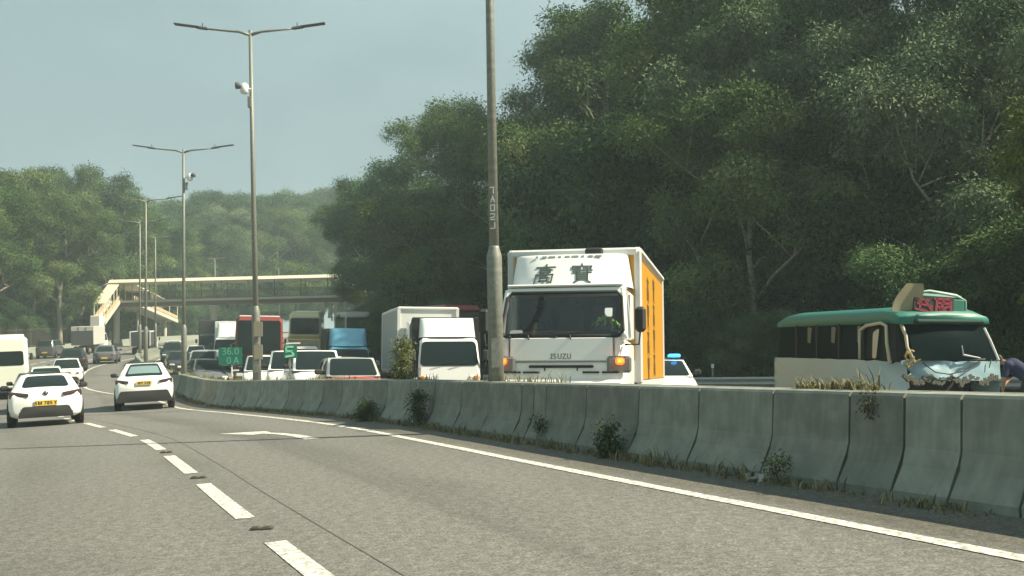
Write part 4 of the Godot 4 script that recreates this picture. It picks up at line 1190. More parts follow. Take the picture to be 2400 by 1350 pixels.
func carriageway(called: String, ts: Array, m: Material, near: bool) -> void:
	var zs := steps(-40, 60, 1.0) + steps(62, 310, 4.0)
	var nz := FastNoiseLite.new(); nz.seed = 3; nz.frequency = 0.05; nz.fractal_octaves = 4
	var n2 := FastNoiseLite.new(); n2.seed = 8; n2.frequency = 0.35; n2.fractal_octaves = 3
	var s := SurfaceTool.new(); s.begin(Mesh.PRIMITIVE_TRIANGLES); s.set_smooth_group(0)
	var tone := func(z: float, t: float) -> Color:
		var k := 1.0 + 0.16 * nz.get_noise_2d(z * 0.35, t * 5.0) + 0.10 * n2.get_noise_2d(z, t * 1.5)
		var at := absf(t) - (1.03 if near else 1.6)
		var lane := fposmod(at, 3.72) / 3.72
		k *= 1.0 + 0.07 * cos((lane - 0.25) * TAU * 2.0)
		k *= 1.0 - 0.16 * exp(-pow((lane - 0.5) / 0.09, 2.0)) * clampf(0.5 + n2.get_noise_2d(z * 0.3, 40.0) * 1.5, 0.0, 1.0)
		k *= 1.0 - 0.12 * smoothstep(0.25, 0.4, n2.get_noise_2d(z * 0.5 + 90.0, t * 0.8))
		if near:
			var w := 0.09 * nz.get_noise_1d(z * 2.0)
			k *= 1.0 - 0.20 * exp(-pow((t - 3.2 - w * 2.0) / 0.11, 2.0)) * (0.5 + 0.5 * clampf(n2.get_noise_1d(z * 0.6) + 0.7, 0.0, 1.0))
			if t < 1.0: return Color(0.80, 0.78, 0.70) * (k * (0.9 + 0.2 * n2.get_noise_2d(z * 2.0, t * 4.0)))
		return Color(k, k, k)
	for i in zs.size() - 1:
		for j in ts.size() - 1:
			for e in [[0, 0], [1, 0], [1, 1], [0, 0], [1, 1], [0, 1]]:
				s.set_color(tone.call(zs[i + e[0]], ts[j + e[1]]))
				s.add_vertex(road(zs[i + e[0]], ts[j + e[1]]))
	ground_piece(called, s, m)

func lamp_post(z: float, label: String, detail: int, H := 10.9) -> Node3D:
	var b := road(z, -0.48, 0.86)
	var o := thing("lamp_post", label, "lamp post", b, "lamp posts along the median")
	var m: Material = mats.galvanised
	var s := st(true)
	tube(s, [Vector3(0, -0.2, 0), Vector3(0, 2.15, 0), Vector3(0, 2.2, 0), Vector3(0, 2.32, 0), Vector3(0, 2.36, 0)], [0.132, 0.132, 0.128, 0.095, 0.09], 16)
	obj("base_column", s, m, o)
	s = st(true)
	tube(s, [Vector3(0, 2.3, 0), Vector3(0, 7.0, 0), Vector3(0, H, 0)], [0.088, 0.072, 0.055], 14)
	obj("shaft", s, m, o)
	if detail > 1:
		s = st(); box(s, Vector3(-0.01, 0.5, 0.128), Vector3(0.13, 0.5, 0.02)); obj("access_door", s, m, o)
	var n := Vector3(-1, 0, 0.1).normalized()
	for sg in [-1.0, 1.0]:
		s = st(true)
		var d: Vector3 = n * sg
		tube(s, [Vector3(0, H - 0.16, 0), Vector3(0, H - 0.05, 0) + d * 0.35, Vector3(0, H + 0.0, 0) + d * 0.9, Vector3(0, H + 0.05, 0) + d * 1.4], [0.055, 0.045, 0.036, 0.03], 8)
		var arm := obj("arm", s, m, o)
		s = st()
		var bs := Basis(d, Vector3.UP, d.cross(Vector3.UP)) * Basis(Vector3(0, 0, 1), 0.14)
		box(s, Vector3(0, H + 0.08, 0) + d * 1.52, Vector3(0.38, 0.09, 0.14), bs, 0.03)
		box(s, Vector3(0, H + 0.16, 0) + d * 2.0, Vector3(0.8, 0.03, 0.24), bs, 0.012)
		tube(s, [Vector3(0, H + 0.12, 0) + d * 1.5, Vector3(0, H + 0.24, 0) + d * 1.5], [0.02, 0.02], 6)
		obj("lantern", s, mats.lantern, arm)
	return o

func traffic_camera(at: Vector3, sg: float, label: String) -> void:
	var o := thing("traffic_camera", label, "camera", at)
	var w := mat("white_plastic", 0.72, 0.74, 0.74, 0.5)
	var s := st(true)
	tube(s, [Vector3(sg * 0.08, 0, 0), Vector3(sg * 0.3, 0.04, 0)], [0.035, 0.035], 8); obj("bracket", s, w, o)
	s = st(true); tube(s, [Vector3(sg * 0.28, 0.2, 0), Vector3(sg * 0.3, 0.14, 0), Vector3(sg * 0.31, -0.12, 0.02), Vector3(sg * 0.31, -0.16, 0.02)], [0.05, 0.13, 0.13, 0.06], 14); obj("housing", s, w, o)
	s = st(true); tube(s, [Vector3(sg * 0.34, 0.1, 0.03), Vector3(sg * 0.56, 0.12, 0.05), Vector3(sg * 0.58, 0.12, 0.05)], [0.08, 0.12, 0.1], 14); obj("lens_hood", s, mat("camera_grey", 0.12, 0.14, 0.15, 0.4), o)
	s = st(); box(s, Vector3(sg * 0.14, -0.42, 0), Vector3(0.12, 0.36, 0.12)); obj("junction_box", s, mats.galvanised, o)

func footbridge() -> void:
	var zb := 140.0
	var x0 := -54.0; var x1 := -8.0
	var o := thing("footbridge", "covered footbridge with cream roof spanning both carriageways, stairs at its left end", "footbridge", Vector3(0, 0, 0))
	var cream := mat("cream_metal", 0.66, 0.62, 0.48, 0.5); var brown := mat("brown_metal", 0.16, 0.12, 0.09, 0.6); var conc := mat("pale_concrete", 0.45, 0.44, 0.38, 0.8)
	var deck := 10.5
	var s := st(); box(s, Vector3((x0 + x1) / 2, deck - 0.1, -zb), Vector3(x1 - x0, 0.3, 3.2), Basis.IDENTITY, 0.03); obj("deck", s, conc, o)
	s = st(); box(s, Vector3((x0 + x1) / 2, deck - 0.5, -zb), Vector3(x1 - x0 - 1.0, 0.5, 1.8)); obj("girder", s, brown, o)
	s = st(); side_prism_x(s, [Vector2(-2.0, 12.85), Vector2(-2.1, 12.95), Vector2(-1.5, 13.4), Vector2(1.5, 13.4), Vector2(2.1, 12.95), Vector2(2.0, 12.85)], x0 - 0.6, x1, -zb); obj("roof", s, cream, o)
	for sg in [-1, 1]:
		s = st()
		box(s, Vector3((x0 + x1) / 2, deck + 1.2, -zb + sg * 1.5), Vector3(x1 - x0, 0.08, 0.08))
		box(s, Vector3((x0 + x1) / 2, deck + 0.3, -zb + sg * 1.5), Vector3(x1 - x0, 0.06, 0.05))
		var k := 0
		var x := x0
		while x < x1:
			box(s, Vector3(x, deck + 0.65, -zb + sg * 1.5), Vector3(0.05, 1.1, 0.04)); x += 0.3
		obj("railing", s, brown, o)
		x = x0 + 0.2
		while x < x1:
			s = st(); box(s, Vector3(x, deck + 1.2, -zb + sg * 1.52), Vector3(0.12, 2.4, 0.12)); obj("column", s, brown, o); x += 3.6
	for p in [[-54.2, 5.1], [-40.9, 5.0], [-24.0, 4.8]]:
		s = st(true); tube(s, [Vector3(p[0], p[1] - 0.3, -zb), Vector3(p[0], deck - 1.3, -zb), Vector3(p[0], deck - 0.8, -zb)], [0.42, 0.42, 0.8], 14); obj("pier", s, conc, o)
	# stair down towards us at the left end
	var a := Vector3(-53.9, deck, -138.6); var b := Vector3(-53.6, 7.3, -132.6)
	flight(o, "stair", a, b, 1.3, cream, conc, true)
	s = st(); box(s, Vector3(-53.5, 6.6, -131.7), Vector3(1.3, 3.2, 1.4)); obj("stair_foot", s, mat("white_paint_wall", 0.7, 0.7, 0.64, 0.8), o)
	# covered ramp going away behind
	flight(o, "ramp", Vector3(-53.9, 10.6, -141.6), Vector3(-56.3, 8.9, -168.0), 2.4, cream, conc, true)
	for p in [[-54.9, 150.0, 9.8], [-56.1, 165.0, 8.9]]:
		s = st(); tube(s, [Vector3(p[0], 4.8, -p[1]), Vector3(p[0], p[2], -p[1])], [0.3, 0.3], 12); obj("pier", s, conc, o)

func side_prism_x(s: SurfaceTool, poly: Array, x0: float, x1: float, zc: float) -> void:
	var r0 := []; var r1 := []
	for p in poly:
		r0.append(Vector3(x0, p.y, zc + p.x)); r1.append(Vector3(x1, p.y, zc + p.x))
	loft(s, [r0, r1])

func flight(o: Node3D, called: String, a: Vector3, b: Vector3, w: float, cream: Material, conc: Material, roofed: bool) -> void:
	var d := b - a
	var side := Vector3(d.x, 0, d.z).normalized().cross(Vector3.UP) * w / 2
	var s := st()
	var up := Vector3.UP
	for sg in [-1.0, 1.0]:
		var q: Vector3 = side * sg
		slab(s, a + q, b + q, side.normalized() * 0.14, up * 0.55)
	slab(s, a, b, side, up * 0.2)
	var st_ := obj(called, s, conc, o)
	s = st()
	for sg in [-1.0, 1.0]:
		var q: Vector3 = side * sg
		slab(s, a + q + up * 0.65, b + q + up * 0.65, side.normalized() * 0.05, up * 0.5)
	obj("parapet", s, mat("tan_panel", 0.42, 0.34, 0.2, 0.7), st_)
	if roofed:
		s = st(); slab(s, a + up * 2.5, b + up * 2.5, side * 1.15, up * 0.14)
		obj("stair_roof", s, cream, st_)
		var n := 5
		for k in n + 1:
			for sg in [-1.0, 1.0]:
				s = st(); var p: Vector3 = a.lerp(b, float(k) / n) + side * sg
				tube(s, [p, p + up * 2.5], [0.06, 0.06], 6); obj("post", s, cream, st_)

func slab(s: SurfaceTool, a: Vector3, b: Vector3, hw: Vector3, h: Vector3) -> void:
	loft(s, [[a - hw - h / 2, a + hw - h / 2, a + hw + h / 2, a - hw + h / 2], [b - hw - h / 2, b + hw - h / 2, b + hw + h / 2, b - hw + h / 2]])

func median() -> void:
	var o := thing("concrete_barrier", "long weathered concrete median barrier of jointed segments between the carriageways", "barrier", Vector3.ZERO)
	var prof := [Vector2(0, -0.05), Vector2(0, 0.07), Vector2(-0.12, 0.27), Vector2(-0.165, 0.42), Vector2(-0.20, 0.845), Vector2(-0.225, 0.87), Vector2(-0.50, 0.875), Vector2(-0.50, 0.5)]
	var joints := [2.0, 3.2, 4.4, 5.4, 6.3, 7.0, 7.55, 8.15, 8.7, 9.3, 10.3, 11.5, 12.7, 14.0, 15.2, 15.6, 16.0, 17.2, 18.4, 19.7, 21.0]
	var z := 21.0
	while z < 42.0:
		z += 1.25; joints.append(z)
	while z < 140.0:
		z += 3.0; joints.append(z)
	var back := [Vector2(-0.64, 0.5), Vector2(-0.64, 0.87), Vector2(-0.725, 0.87), Vector2(-0.75, 0.845), Vector2(-0.785, 0.42), Vector2(-0.83, 0.27), Vector2(-0.95, 0.07), Vector2(-0.95, -0.05)]
	for i in joints.size() - 1:
		var g := 0.011 if joints[i] < 40 else 0.02
		var za: float = joints[i] + g; var zb: float = joints[i + 1] - g
		var off := rng.randf_range(-0.006, 0.006); var turn := rng.randf_range(-0.003, 0.003)
		var s := st(true); s.set_smooth_group(0)
		var rings := []
		for zz in steps(za, zb, 1.5):
			var ring := []
			for q in prof: ring.append(road(zz, q.x + off + turn * (zz - za), q.y if q.y > 0.0 else q.y))
			rings.append(ring)
		s.set_smooth_group(-1)
		loft(s, rings)
		obj("segment", s, mats["concrete_%d" % (rng.randi() % 4)], o)
	var s := st()
	var rings := []
	for zz in steps(-40, 140, 1.0): rings.append([road(zz, -0.03, 0.0), road(zz, -0.15, 0.27), road(zz, -0.195, 0.42), road(zz, -0.235, 0.84), road(zz, -0.49, 0.84), road(zz, -0.49, 0.4)])
	loft(s, rings, true); obj("joint_core", s, mat("dark_joint", 0.045, 0.045, 0.04, 0.95), o)
	s = st(); rings = []
	for zz in steps(-40, 140, 1.0):
		var r := []
		for q in back: r.append(road(zz, q.x, q.y))
		rings.append(r)
	loft(s, rings); obj("far_wall", s, mats.concrete_1, o)
	s = st(true); rings = []
	for zz in steps(-40, 140, 0.5): rings.append([road(zz, -0.49, 0.835), road(zz, -0.53, 0.85 + 0.012 * sin(zz * 3.1)), road(zz, -0.59, 0.855 + 0.012 * sin(zz * 2.3)), road(zz, -0.65, 0.835)])
	loft(s, rings, false, false); obj("soil_fill", s, mats.soil, o)
	s = st(); rings = []
	for zz in steps(-40, 1.98, 2.0):
		var r := []
		for q in prof: r.append(road(zz, q.x, q.y))
		rings.append(r)
	loft(s, rings); obj("segment", s, mats.concrete_0, o)

func km_sign() -> void:
	var at := road(35.6, -0.57, 0.86)
	var o := thing("distance_sign", "small green sign reading 36.0 and 0 A on a white post, above the barrier", "road sign", at)
	o.rotation.y = 0.1
	var s := st(); box(s, Vector3(0.05, 0.22, 0), Vector3(0.05, 0.7, 0.05)); box(s, Vector3(0.16, 0.36, 0.0), Vector3(0.26, 0.05, 0.03)); obj("post", s, mat("white_plastic", 0.72, 0.74, 0.74, 0.5), o)
	s = st(); box(s, Vector3(0, 0.86, 0.03), Vector3(0.80, 0.62, 0.03)); obj("plate", s, mat("sign_green", 0.01, 0.145, 0.095, 0.5), o)
	var wm := mat("pale_sign_print", 0.16, 0.45, 0.34, 0.6)
	word("lettering", "36.0", 0.22, wm, o, Transform3D(Basis.IDENTITY, Vector3(0.0, 1.02, 0.05)), false)
	word("lettering", "0 A", 0.22, wm, o, Transform3D(Basis.IDENTITY, Vector3(0.08, 0.70, 0.05)), false)

func direction_sign() -> void:
	var at := road(29.5, -0.57, 1.02)
	var o := thing("marker_sign", "small green sign with one pale curled figure on the barrier, left of the taxi", "road sign", at)
	o.rotation.y = 0.15
	var s := st(); box(s, Vector3(0, 0.4, 0), Vector3(0.05, 0.9, 0.05)); obj("post", s, mats.galvanised, o)
	s = st(); box(s, Vector3(0.02, 0.66, 0.03), Vector3(0.38, 0.38, 0.025)); obj("plate", s, mat("sign_green"), o)
	s = st(); strokes(s, Transform3D(Basis.IDENTITY.scaled(Vector3(0.26, 0.28, 1)), Vector3(-0.1, 0.52, 0.045)), [[0, 1, .7, 1], [0, 1, 0, .5], [0, .55, .6, .55], [.6, .5, .8, .2], [.75, .1, 0, .0]], 0.2); obj("lettering", s, mat("mint_print", 0.24, 0.62, 0.42, 0.6), o)
	s = st(); box(s, Vector3(0.1, 0.9, 0), Vector3(0.4, 0.04, 0.1)); obj("top_rail", s, mat("white_plastic", 0.72, 0.74, 0.74, 0.5), o)

func _ready() -> void:
	rng.seed = 20
	# ---- camera, sky, sun, exposure
	var cam := Camera3D.new()
	cam.name = "camera"
	cam.fov = 31.42
	cam.far = 4000.0
	cam.position = Vector3(0, 1.24, 0)
	cam.rotation = Vector3(deg_to_rad(4.0), 0, -0.025)
	add_child(cam)
	cam.current = true
	var we := WorldEnvironment.new(); we.name = "environment"
	var env := Environment.new()
	var sky := Sky.new()
	var sm := ProceduralSkyMaterial.new()
	sm.sky_top_color = Color(0.60, 0.69, 0.71)
	sm.sky_horizon_color = Color(0.57, 0.65, 0.665)
	sm.sky_curve = 0.25
	sm.ground_horizon_color = Color(0.5, 0.56, 0.53)
	sm.ground_bottom_color = Color(0.25, 0.27, 0.24)
	sm.sun_angle_max = 0.0
	sm.energy_multiplier = 0.55
	var cover := noise_image(512, 0.018, 5, 12)
	cover.convert(Image.FORMAT_RGBA8)
	var cd := cover.get_data()
	for i in 512 * 512:
		var v: float = clampf((cd[i * 4] / 255.0 - 0.38) * 1.6, 0.0, 1.0)
		cd[i * 4] = 200; cd[i * 4 + 1] = 214; cd[i * 4 + 2] = 206; cd[i * 4 + 3] = int(255 * v * 0.6)
	sm.sky_cover = ImageTexture.create_from_image(Image.create_from_data(512, 512, false, Image.FORMAT_RGBA8, cd))
	sm.sky_cover_modulate = Color(1, 1, 1, 0.35)
	sky.sky_material = sm
	env.background_mode = Environment.BG_SKY
	env.sky = sky
	env.tonemap_mode = Environment.TONE_MAPPER_LINEAR
	env.tonemap_exposure = 2.15
	env.fog_enabled = true
	env.fog_density = 0.00095
	env.fog_light_color = Color(0.80, 0.89, 0.90)
	env.sdfgi_enabled = true; env.ssao_enabled = true; env.ssil_enabled = true
	we.environment = env
	add_child(we)
	var sun := DirectionalLight3D.new(); sun.name = "sun"
	sun.light_energy = 1.55
	sun.light_color = Color(1.0, 0.95, 0.84)
	sun.light_angular_distance = 0.6
	sun.shadow_enabled = true
	add_child(sun)
	var el := deg_to_rad(42.0); var az := deg_to_rad(-9.0)      # from the right
	var toward := Vector3(cos(el) * cos(az), sin(el), -cos(el) * sin(az))
	sun.look_at_from_position(toward, Vector3.ZERO, Vector3.UP)

	# ---- materials with texture
	var fine := noise_image(1024, 0.12, 2, 1); var mid := noise_image(1024, 0.02, 4, 2); var cell := noise_image(1024, 0.07, 1, 4, FastNoiseLite.TYPE_CELLULAR)
	var asphalt := mat("asphalt", 1, 1, 1, 0.9)
	triplanar(asphalt, mixed_texture(1024, fine, 0.55, mid, 0.25, lin(0.072, 0.071, 0.066), lin(0.258, 0.254, 0.233), cell, 0.25), 3.0)
	asphalt.vertex_color_use_as_albedo = true
	var streak := stretched(noise_image(512, 0.05, 4, 6), 1, 7)
	var blot := noise_image(512, 0.012, 5, 7)
	var ctex := mixed_texture(512, streak, 0.5, blot, 0.85, lin(0.19, 0.20, 0.185), lin(0.30, 0.31, 0.285))
	for k in 4:
		var c := mat("concrete_%d" % k, 1, 1, 1, 0.9)
		triplanar(c, ctex, 2.2)
		c.albedo_color = Color(0.92, 0.94, 0.91) * (0.9 + 0.05 * k)
	var bk := mixed_texture(256, noise_image(256, 0.05, 4, 9), 0.9, noise_image(256, 0.2, 1, 10), 0.2, lin(0.14, 0.12, 0.09), lin(0.5, 0.47, 0.40))
	triplanar(mat("bark", 1, 1, 1, 0.9), bk, 1.6)
	mat("bark_dark", 0.07, 0.055, 0.04, 0.9)
	mat("soil", 0.14, 0.13, 0.09, 1.0)
	triplanar(mat("galvanised", 1, 1, 1, 0.55, 0.25), mixed_texture(256, noise_image(256, 0.03, 4, 14), 0.5, noise_image(256, 0.15, 2, 15), 0.3, lin(0.15, 0.16, 0.14), lin(0.27, 0.28, 0.25)), 0.9)
	mat("lantern", 0.12, 0.13, 0.13, 0.5, 0.3)
	var marking := triplanar(mat("road_paint", 1, 1, 1, 0.7), mixed_texture(256, noise_image(256, 0.06, 4, 17), 0.8, noise_image(256, 0.3, 1, 18), 0.4, lin(0.26, 0.26, 0.23), lin(0.86, 0.85, 0.76)), 1.3)
	var verge := triplanar(mat("verge", 1, 1, 1, 1.0), mixed_texture(512, noise_image(512, 0.02, 5, 21), 0.9, noise_image(512, 0.2, 2, 22), 0.4, lin(0.03, 0.045, 0.018), lin(0.15, 0.14, 0.07)), 6.0)

	# ---- ground and carriageways
	var s := st()
	quad(s, Vector3(-1500, -3, 600), Vector3(-1500, -3, -2200), Vector3(1500, -3, -2200), Vector3(1500, -3, 600))
	ground_piece("ground", s, verge)
	carriageway("carriageway", steps(0, 5.2, 0.2) + steps(5.6, 16.4, 0.6), asphalt, true)
	carriageway("opposite_carriageway", [-17.2, -16.0, -14.5, -13.0, -11.5, -10.0, -8.5, -7.0, -5.5, -4.0, -2.5, -0.95], asphalt, false)
	for sg in [1.0, -1.0]:
		s = st(true)
		var rows := []
		for zz in steps(-40, 300, 5.0):
			var row := []
			for q in ([[16.35, -0.1], [17.0, 0.1], [19.0, 0.5], [24.0, 1.0], [34.0, 1.8], [60.0, 2.5], [90.0, -1.0], [95.0, -12.0]] if sg > 0 else [[-17.15, -0.1], [-17.8, 0.05], [-20.0, 0.3], [-26.0, 0.6], [-40.0, 1.2], [-70.0, 1.5], [-100.0, -1.0], [-105.0, -12.0]]):
				row.append(road(zz, q[0], q[1]))
			rows.append(row)
		loft(s, rows, false, false)
		ground_piece("verge_left" if sg > 0 else "verge_right", s, verge)
	# painted lines
	s = st()
	for zz in steps(-20, 240, 1.0):
		if zz >= 239: break
		var g := func(z: float) -> float: return 1.03 + 2.3 * smoothstep(40.0, 58.0, z) * (1.0 - smoothstep(70.0, 100.0, z))
		var a: float = g.call(zz); var b: float = g.call(zz + 1.0)
		quad(s, road(zz, a, 0.006), road(zz + 1, b, 0.006), road(zz + 1, b + 0.15, 0.006), road(zz, a + 0.15, 0.006))
	ground_piece("edge_line", s, marking)
	s = st(); strip(s, steps(-20, 240, 1.0), 12.25, 12.4, 0.006); ground_piece("edge_line", s, marking)
	s = st(); strip(s, steps(-20, 240, 1.0), -1.5, -1.62, 0.006); ground_piece("edge_line", s, marking)
	for t in [4.86, 8.55]:
		for k in 36:
			var z1 := 10.0 + 4.0 * k - (0.0 if t < 5 else 2.0)
			s = st(); strip(s, steps(z1 - 2.75, z1, 1.0), t - 0.085, t + 0.085, 0.006)
			ground_piece("lane_dash", s, marking)
	for t in [-5.3, -9.0]:
		for k in 30:
			var z1 := 2.0 + 4.0 * k
			s = st(); strip(s, steps(z1 - 2.75, z1, 1.0), t - 0.08, t + 0.08, 0.006); ground_piece("lane_dash", s, marking)
	s = st()
	var arrow := [[19.0, 2.25, 2.5], [20.0, 2.3, 2.52], [20.8, 2.45, 2.66], [21.3, 2.65, 2.86]]
	for i in arrow.size() - 1:
		quad(s, road(arrow[i][0], arrow[i][1], 0.006), road(arrow[i + 1][0], arrow[i + 1][1], 0.006), road(arrow[i + 1][0], arrow[i + 1][2], 0.006), road(arrow[i][0], arrow[i][2], 0.006))
	quad(s, road(21.25, 2.6, 0.006), road(21.75, 2.6, 0.006), road(22.0, 3.45, 0.006), road(21.0, 3.0, 0.006))
	ground_piece("lane_arrow", s, marking)
	s = st(); strip(s, steps(-10, 60, 1.0), 4.38, 4.396, 0.004); ground_piece("surface_joint", s, mat("tar", 0.125, 0.122, 0.112, 0.85))
	for zz in [10.62, 14.62, 18.62]:
		var p := road(zz, 4.84, 0.0)
		var b := thing("road_stud", "dark road stud on the lane line %s" % ["between the nearest two white dashes", "between the second and third white dashes", "between the third and fourth white dashes"][[10.62, 14.62, 18.62].find(zz)], "road stud", p, "road studs on the lane line")
		s = st()
		for x in [-0.05, 0.05]: box(s, Vector3(x, 0.014, 0), Vector3(0.07, 0.028, 0.07), Basis.IDENTITY, 0.01)
		box(s, Vector3(0, 0.008, 0), Vector3(0.18, 0.014, 0.09)); obj("casting", s, mat("cast_iron", 0.055, 0.05, 0.04, 0.8), b)

	median()

	# ---- roadside walls, fences, rails
	s = st(); var rings := []
	for zz in steps(55, 240, 2.0):
		var t := 15.0 - 1.6 * smoothstep(95.0, 120.0, zz)
		rings.append([road(zz, t, -0.1), road(zz, t + 0.12, 0.95), road(zz, t + 0.3, 0.95), road(zz, t + 0.3, -0.1)])
	loft(s, rings); tag(obj("parapet_wall", s, mats.concrete_3), "low pale concrete wall along the far left edge of our carriageway", "wall")
	var fence := thing("fence", "tall dark picket fence behind the low wall on the left", "fence", Vector3.ZERO)
	s = st()
	for zz in steps(70, 175, 0.22):
		var p := road(zz, 18.0, 0.4); box(s, p + Vector3(0, 1.3, 0), Vector3(0.06, 2.6, 0.04))
	var pk := obj("pickets", s, mat("fence_brown", 0.05, 0.045, 0.035, 0.8), fence); pk.set_meta("kind", "stuff")
	for hh in [0.8, 2.7]:
		s = st(); rings = []
		for zz in steps(70, 175, 3.0): rings.append([road(zz, 18.0, hh), road(zz, 18.06, hh), road(zz, 18.06, hh + 0.08), road(zz, 18.0, hh + 0.08)])
		loft(s, rings); obj("rail", s, mats.fence_brown, fence)
	for zz in steps(70, 175, 5.0):
		s = st(); box(s, road(zz, 18.03, 1.9), Vector3(0.12, 3.1, 0.12)); obj("post", s, mats.fence_brown, fence)
	var gr := thing("guard_rail", "grey corrugated guard rail along the far edge of the opposite carriageway", "guard rail", Vector3.ZERO)
	s = st(); rings = []
	for zz in steps(-5, 130, 1.5):
		var r := []
		for q in [[0, 0.48], [0.07, 0.55], [0.0, 0.64], [0.07, 0.73], [0, 0.80], [-0.02, 0.80], [0.05, 0.73], [-0.02, 0.64], [0.05, 0.55], [-0.02, 0.48]]: r.append(road(zz, -16.5 + q[0], q[1] + 0.05))
		rings.append(r)
	loft(s, rings); obj("beam", s, mat("rail_steel", 0.32, 0.33, 0.32, 0.5, 0.4), gr)
	for zz in steps(-5, 130, 3.0):
		s = st(); box(s, road(zz, -16.66, 0.35), Vector3(0.1, 0.9, 0.14)); obj("post", s, mats.rail_steel, gr)
	footbridge()

	# ---- lamp posts and what hangs on them
	var lp := lamp_post(17.56, "nearest thick lamp post beside the yellow truck, rising out of frame, white figures on it", 2)
	s = st()
	var glyphs := [[[0, 1, .9, 1], [.7, 1, .7, 0]], [[.1, 0, .5, 1], [.5, 1, .9, 0], [.2, .4, .8, .4]], [[0, 0, 0, 1], [.9, 0, .9, 1], [0, 0, .9, 0], [0, 1, .9, 1]], [[0, 1, .9, 1], [.9, 1, .9, .5], [.9, .5, 0, .3], [0, 0, .9, 0]], [[.9, 0, .9, 1], [0, 0, .9, 0]]]
	for k in 5: strokes(s, Transform3D(Basis(Vector3.UP, -0.25) * Basis.from_scale(Vector3(0.075, 0.10, 1)), Vector3(-0.045, 3.28 - k * 0.155, 0.082)), glyphs[k], 0.2, 0.008)
	obj("painted_number", s, mat("white_plastic", 0.72, 0.74, 0.74, 0.5), lp)
	lamp_post(32.2, "second lamp post, twin armed, white camera left of its shaft, tan plates below", 2, 11.3).rotation.z = 0.012
	lp.rotation.z = -0.006
	lamp_post(49.0, "third lamp post, twin armed with a small white camera right of its shaft", 1)
	lamp_post(68.0, "fourth lamp post, twin arms level with the top of the far trees", 1)
	lamp_post(84.0, "leftmost distant lamp post, in front of the footbridge stairs", 1)
	lamp_post(100.0, "distant lamp post just right of the leftmost ones, before the footbridge", 1)
	lamp_post(140.0, "thin lamp post beyond the footbridge railing, left of the second lamp post", 1)
	lamp_post(174.0, "faint lamp post behind the footbridge, right of the second lamp post", 1)
	lamp_post(205.0, "farthest faint lamp post, by the right end of the footbridge roof", 1)
	traffic_camera(road(32.2, -0.48, 0.86) + Vector3(-0.02, 9.35, 0.03), -1.0, "white traffic camera mounted left of the second lamp post's shaft")
	traffic_camera(road(49.0, -0.48, 0.86) + Vector3(0.02, 9.5, 0.03), 1.0, "white traffic camera mounted right of the third lamp post's shaft")
	for k in 2:
		var pl := thing("sign_plate", ["upper tan sign plate seen from behind on the second lamp post", "lower tan sign plate seen from behind on the second lamp post"][k], "sign", road(32.2, -0.48, 0.86) + Vector3(0.08, 1.62 - k * 0.72, 0.14), "plates on the second lamp post")
		s = st(); box(s, Vector3.ZERO, Vector3(0.28, 0.46, 0.02)); obj("plate", s, mat("tan_plate", 0.30, 0.27, 0.2, 0.7), pl)
		s = st(); box(s, Vector3(0, 0, -0.03), Vector3(0.06, 0.5, 0.04)); obj("bracket", s, mats.galvanised, pl)
	km_sign()
	direction_sign()
	var bs := thing("blue_sign", "small blue rectangular sign on the grassy slope under the footbridge", "road sign", Vector3(-43.0, 6.3, -142.0))
	s = st(); box(s, Vector3(0, 1.1, 0), Vector3(1.0, 1.1, 0.06)); obj("plate", s, mat("sign_blue", 0.16, 0.2, 0.42, 0.5), bs)
	s = st(); box(s, Vector3(0, 0, -0.05), Vector3(0.1, 1.6, 0.08)); obj("post", s, mats.galvanised, bs)

	traffic()
	yellow_truck()
	wrecked_minibus()
	var bp := find(11.05, 22.4)
	bystander(Transform3D(Basis(Vector3.UP, 0.9), road(bp.x, bp.y)))
	plants()

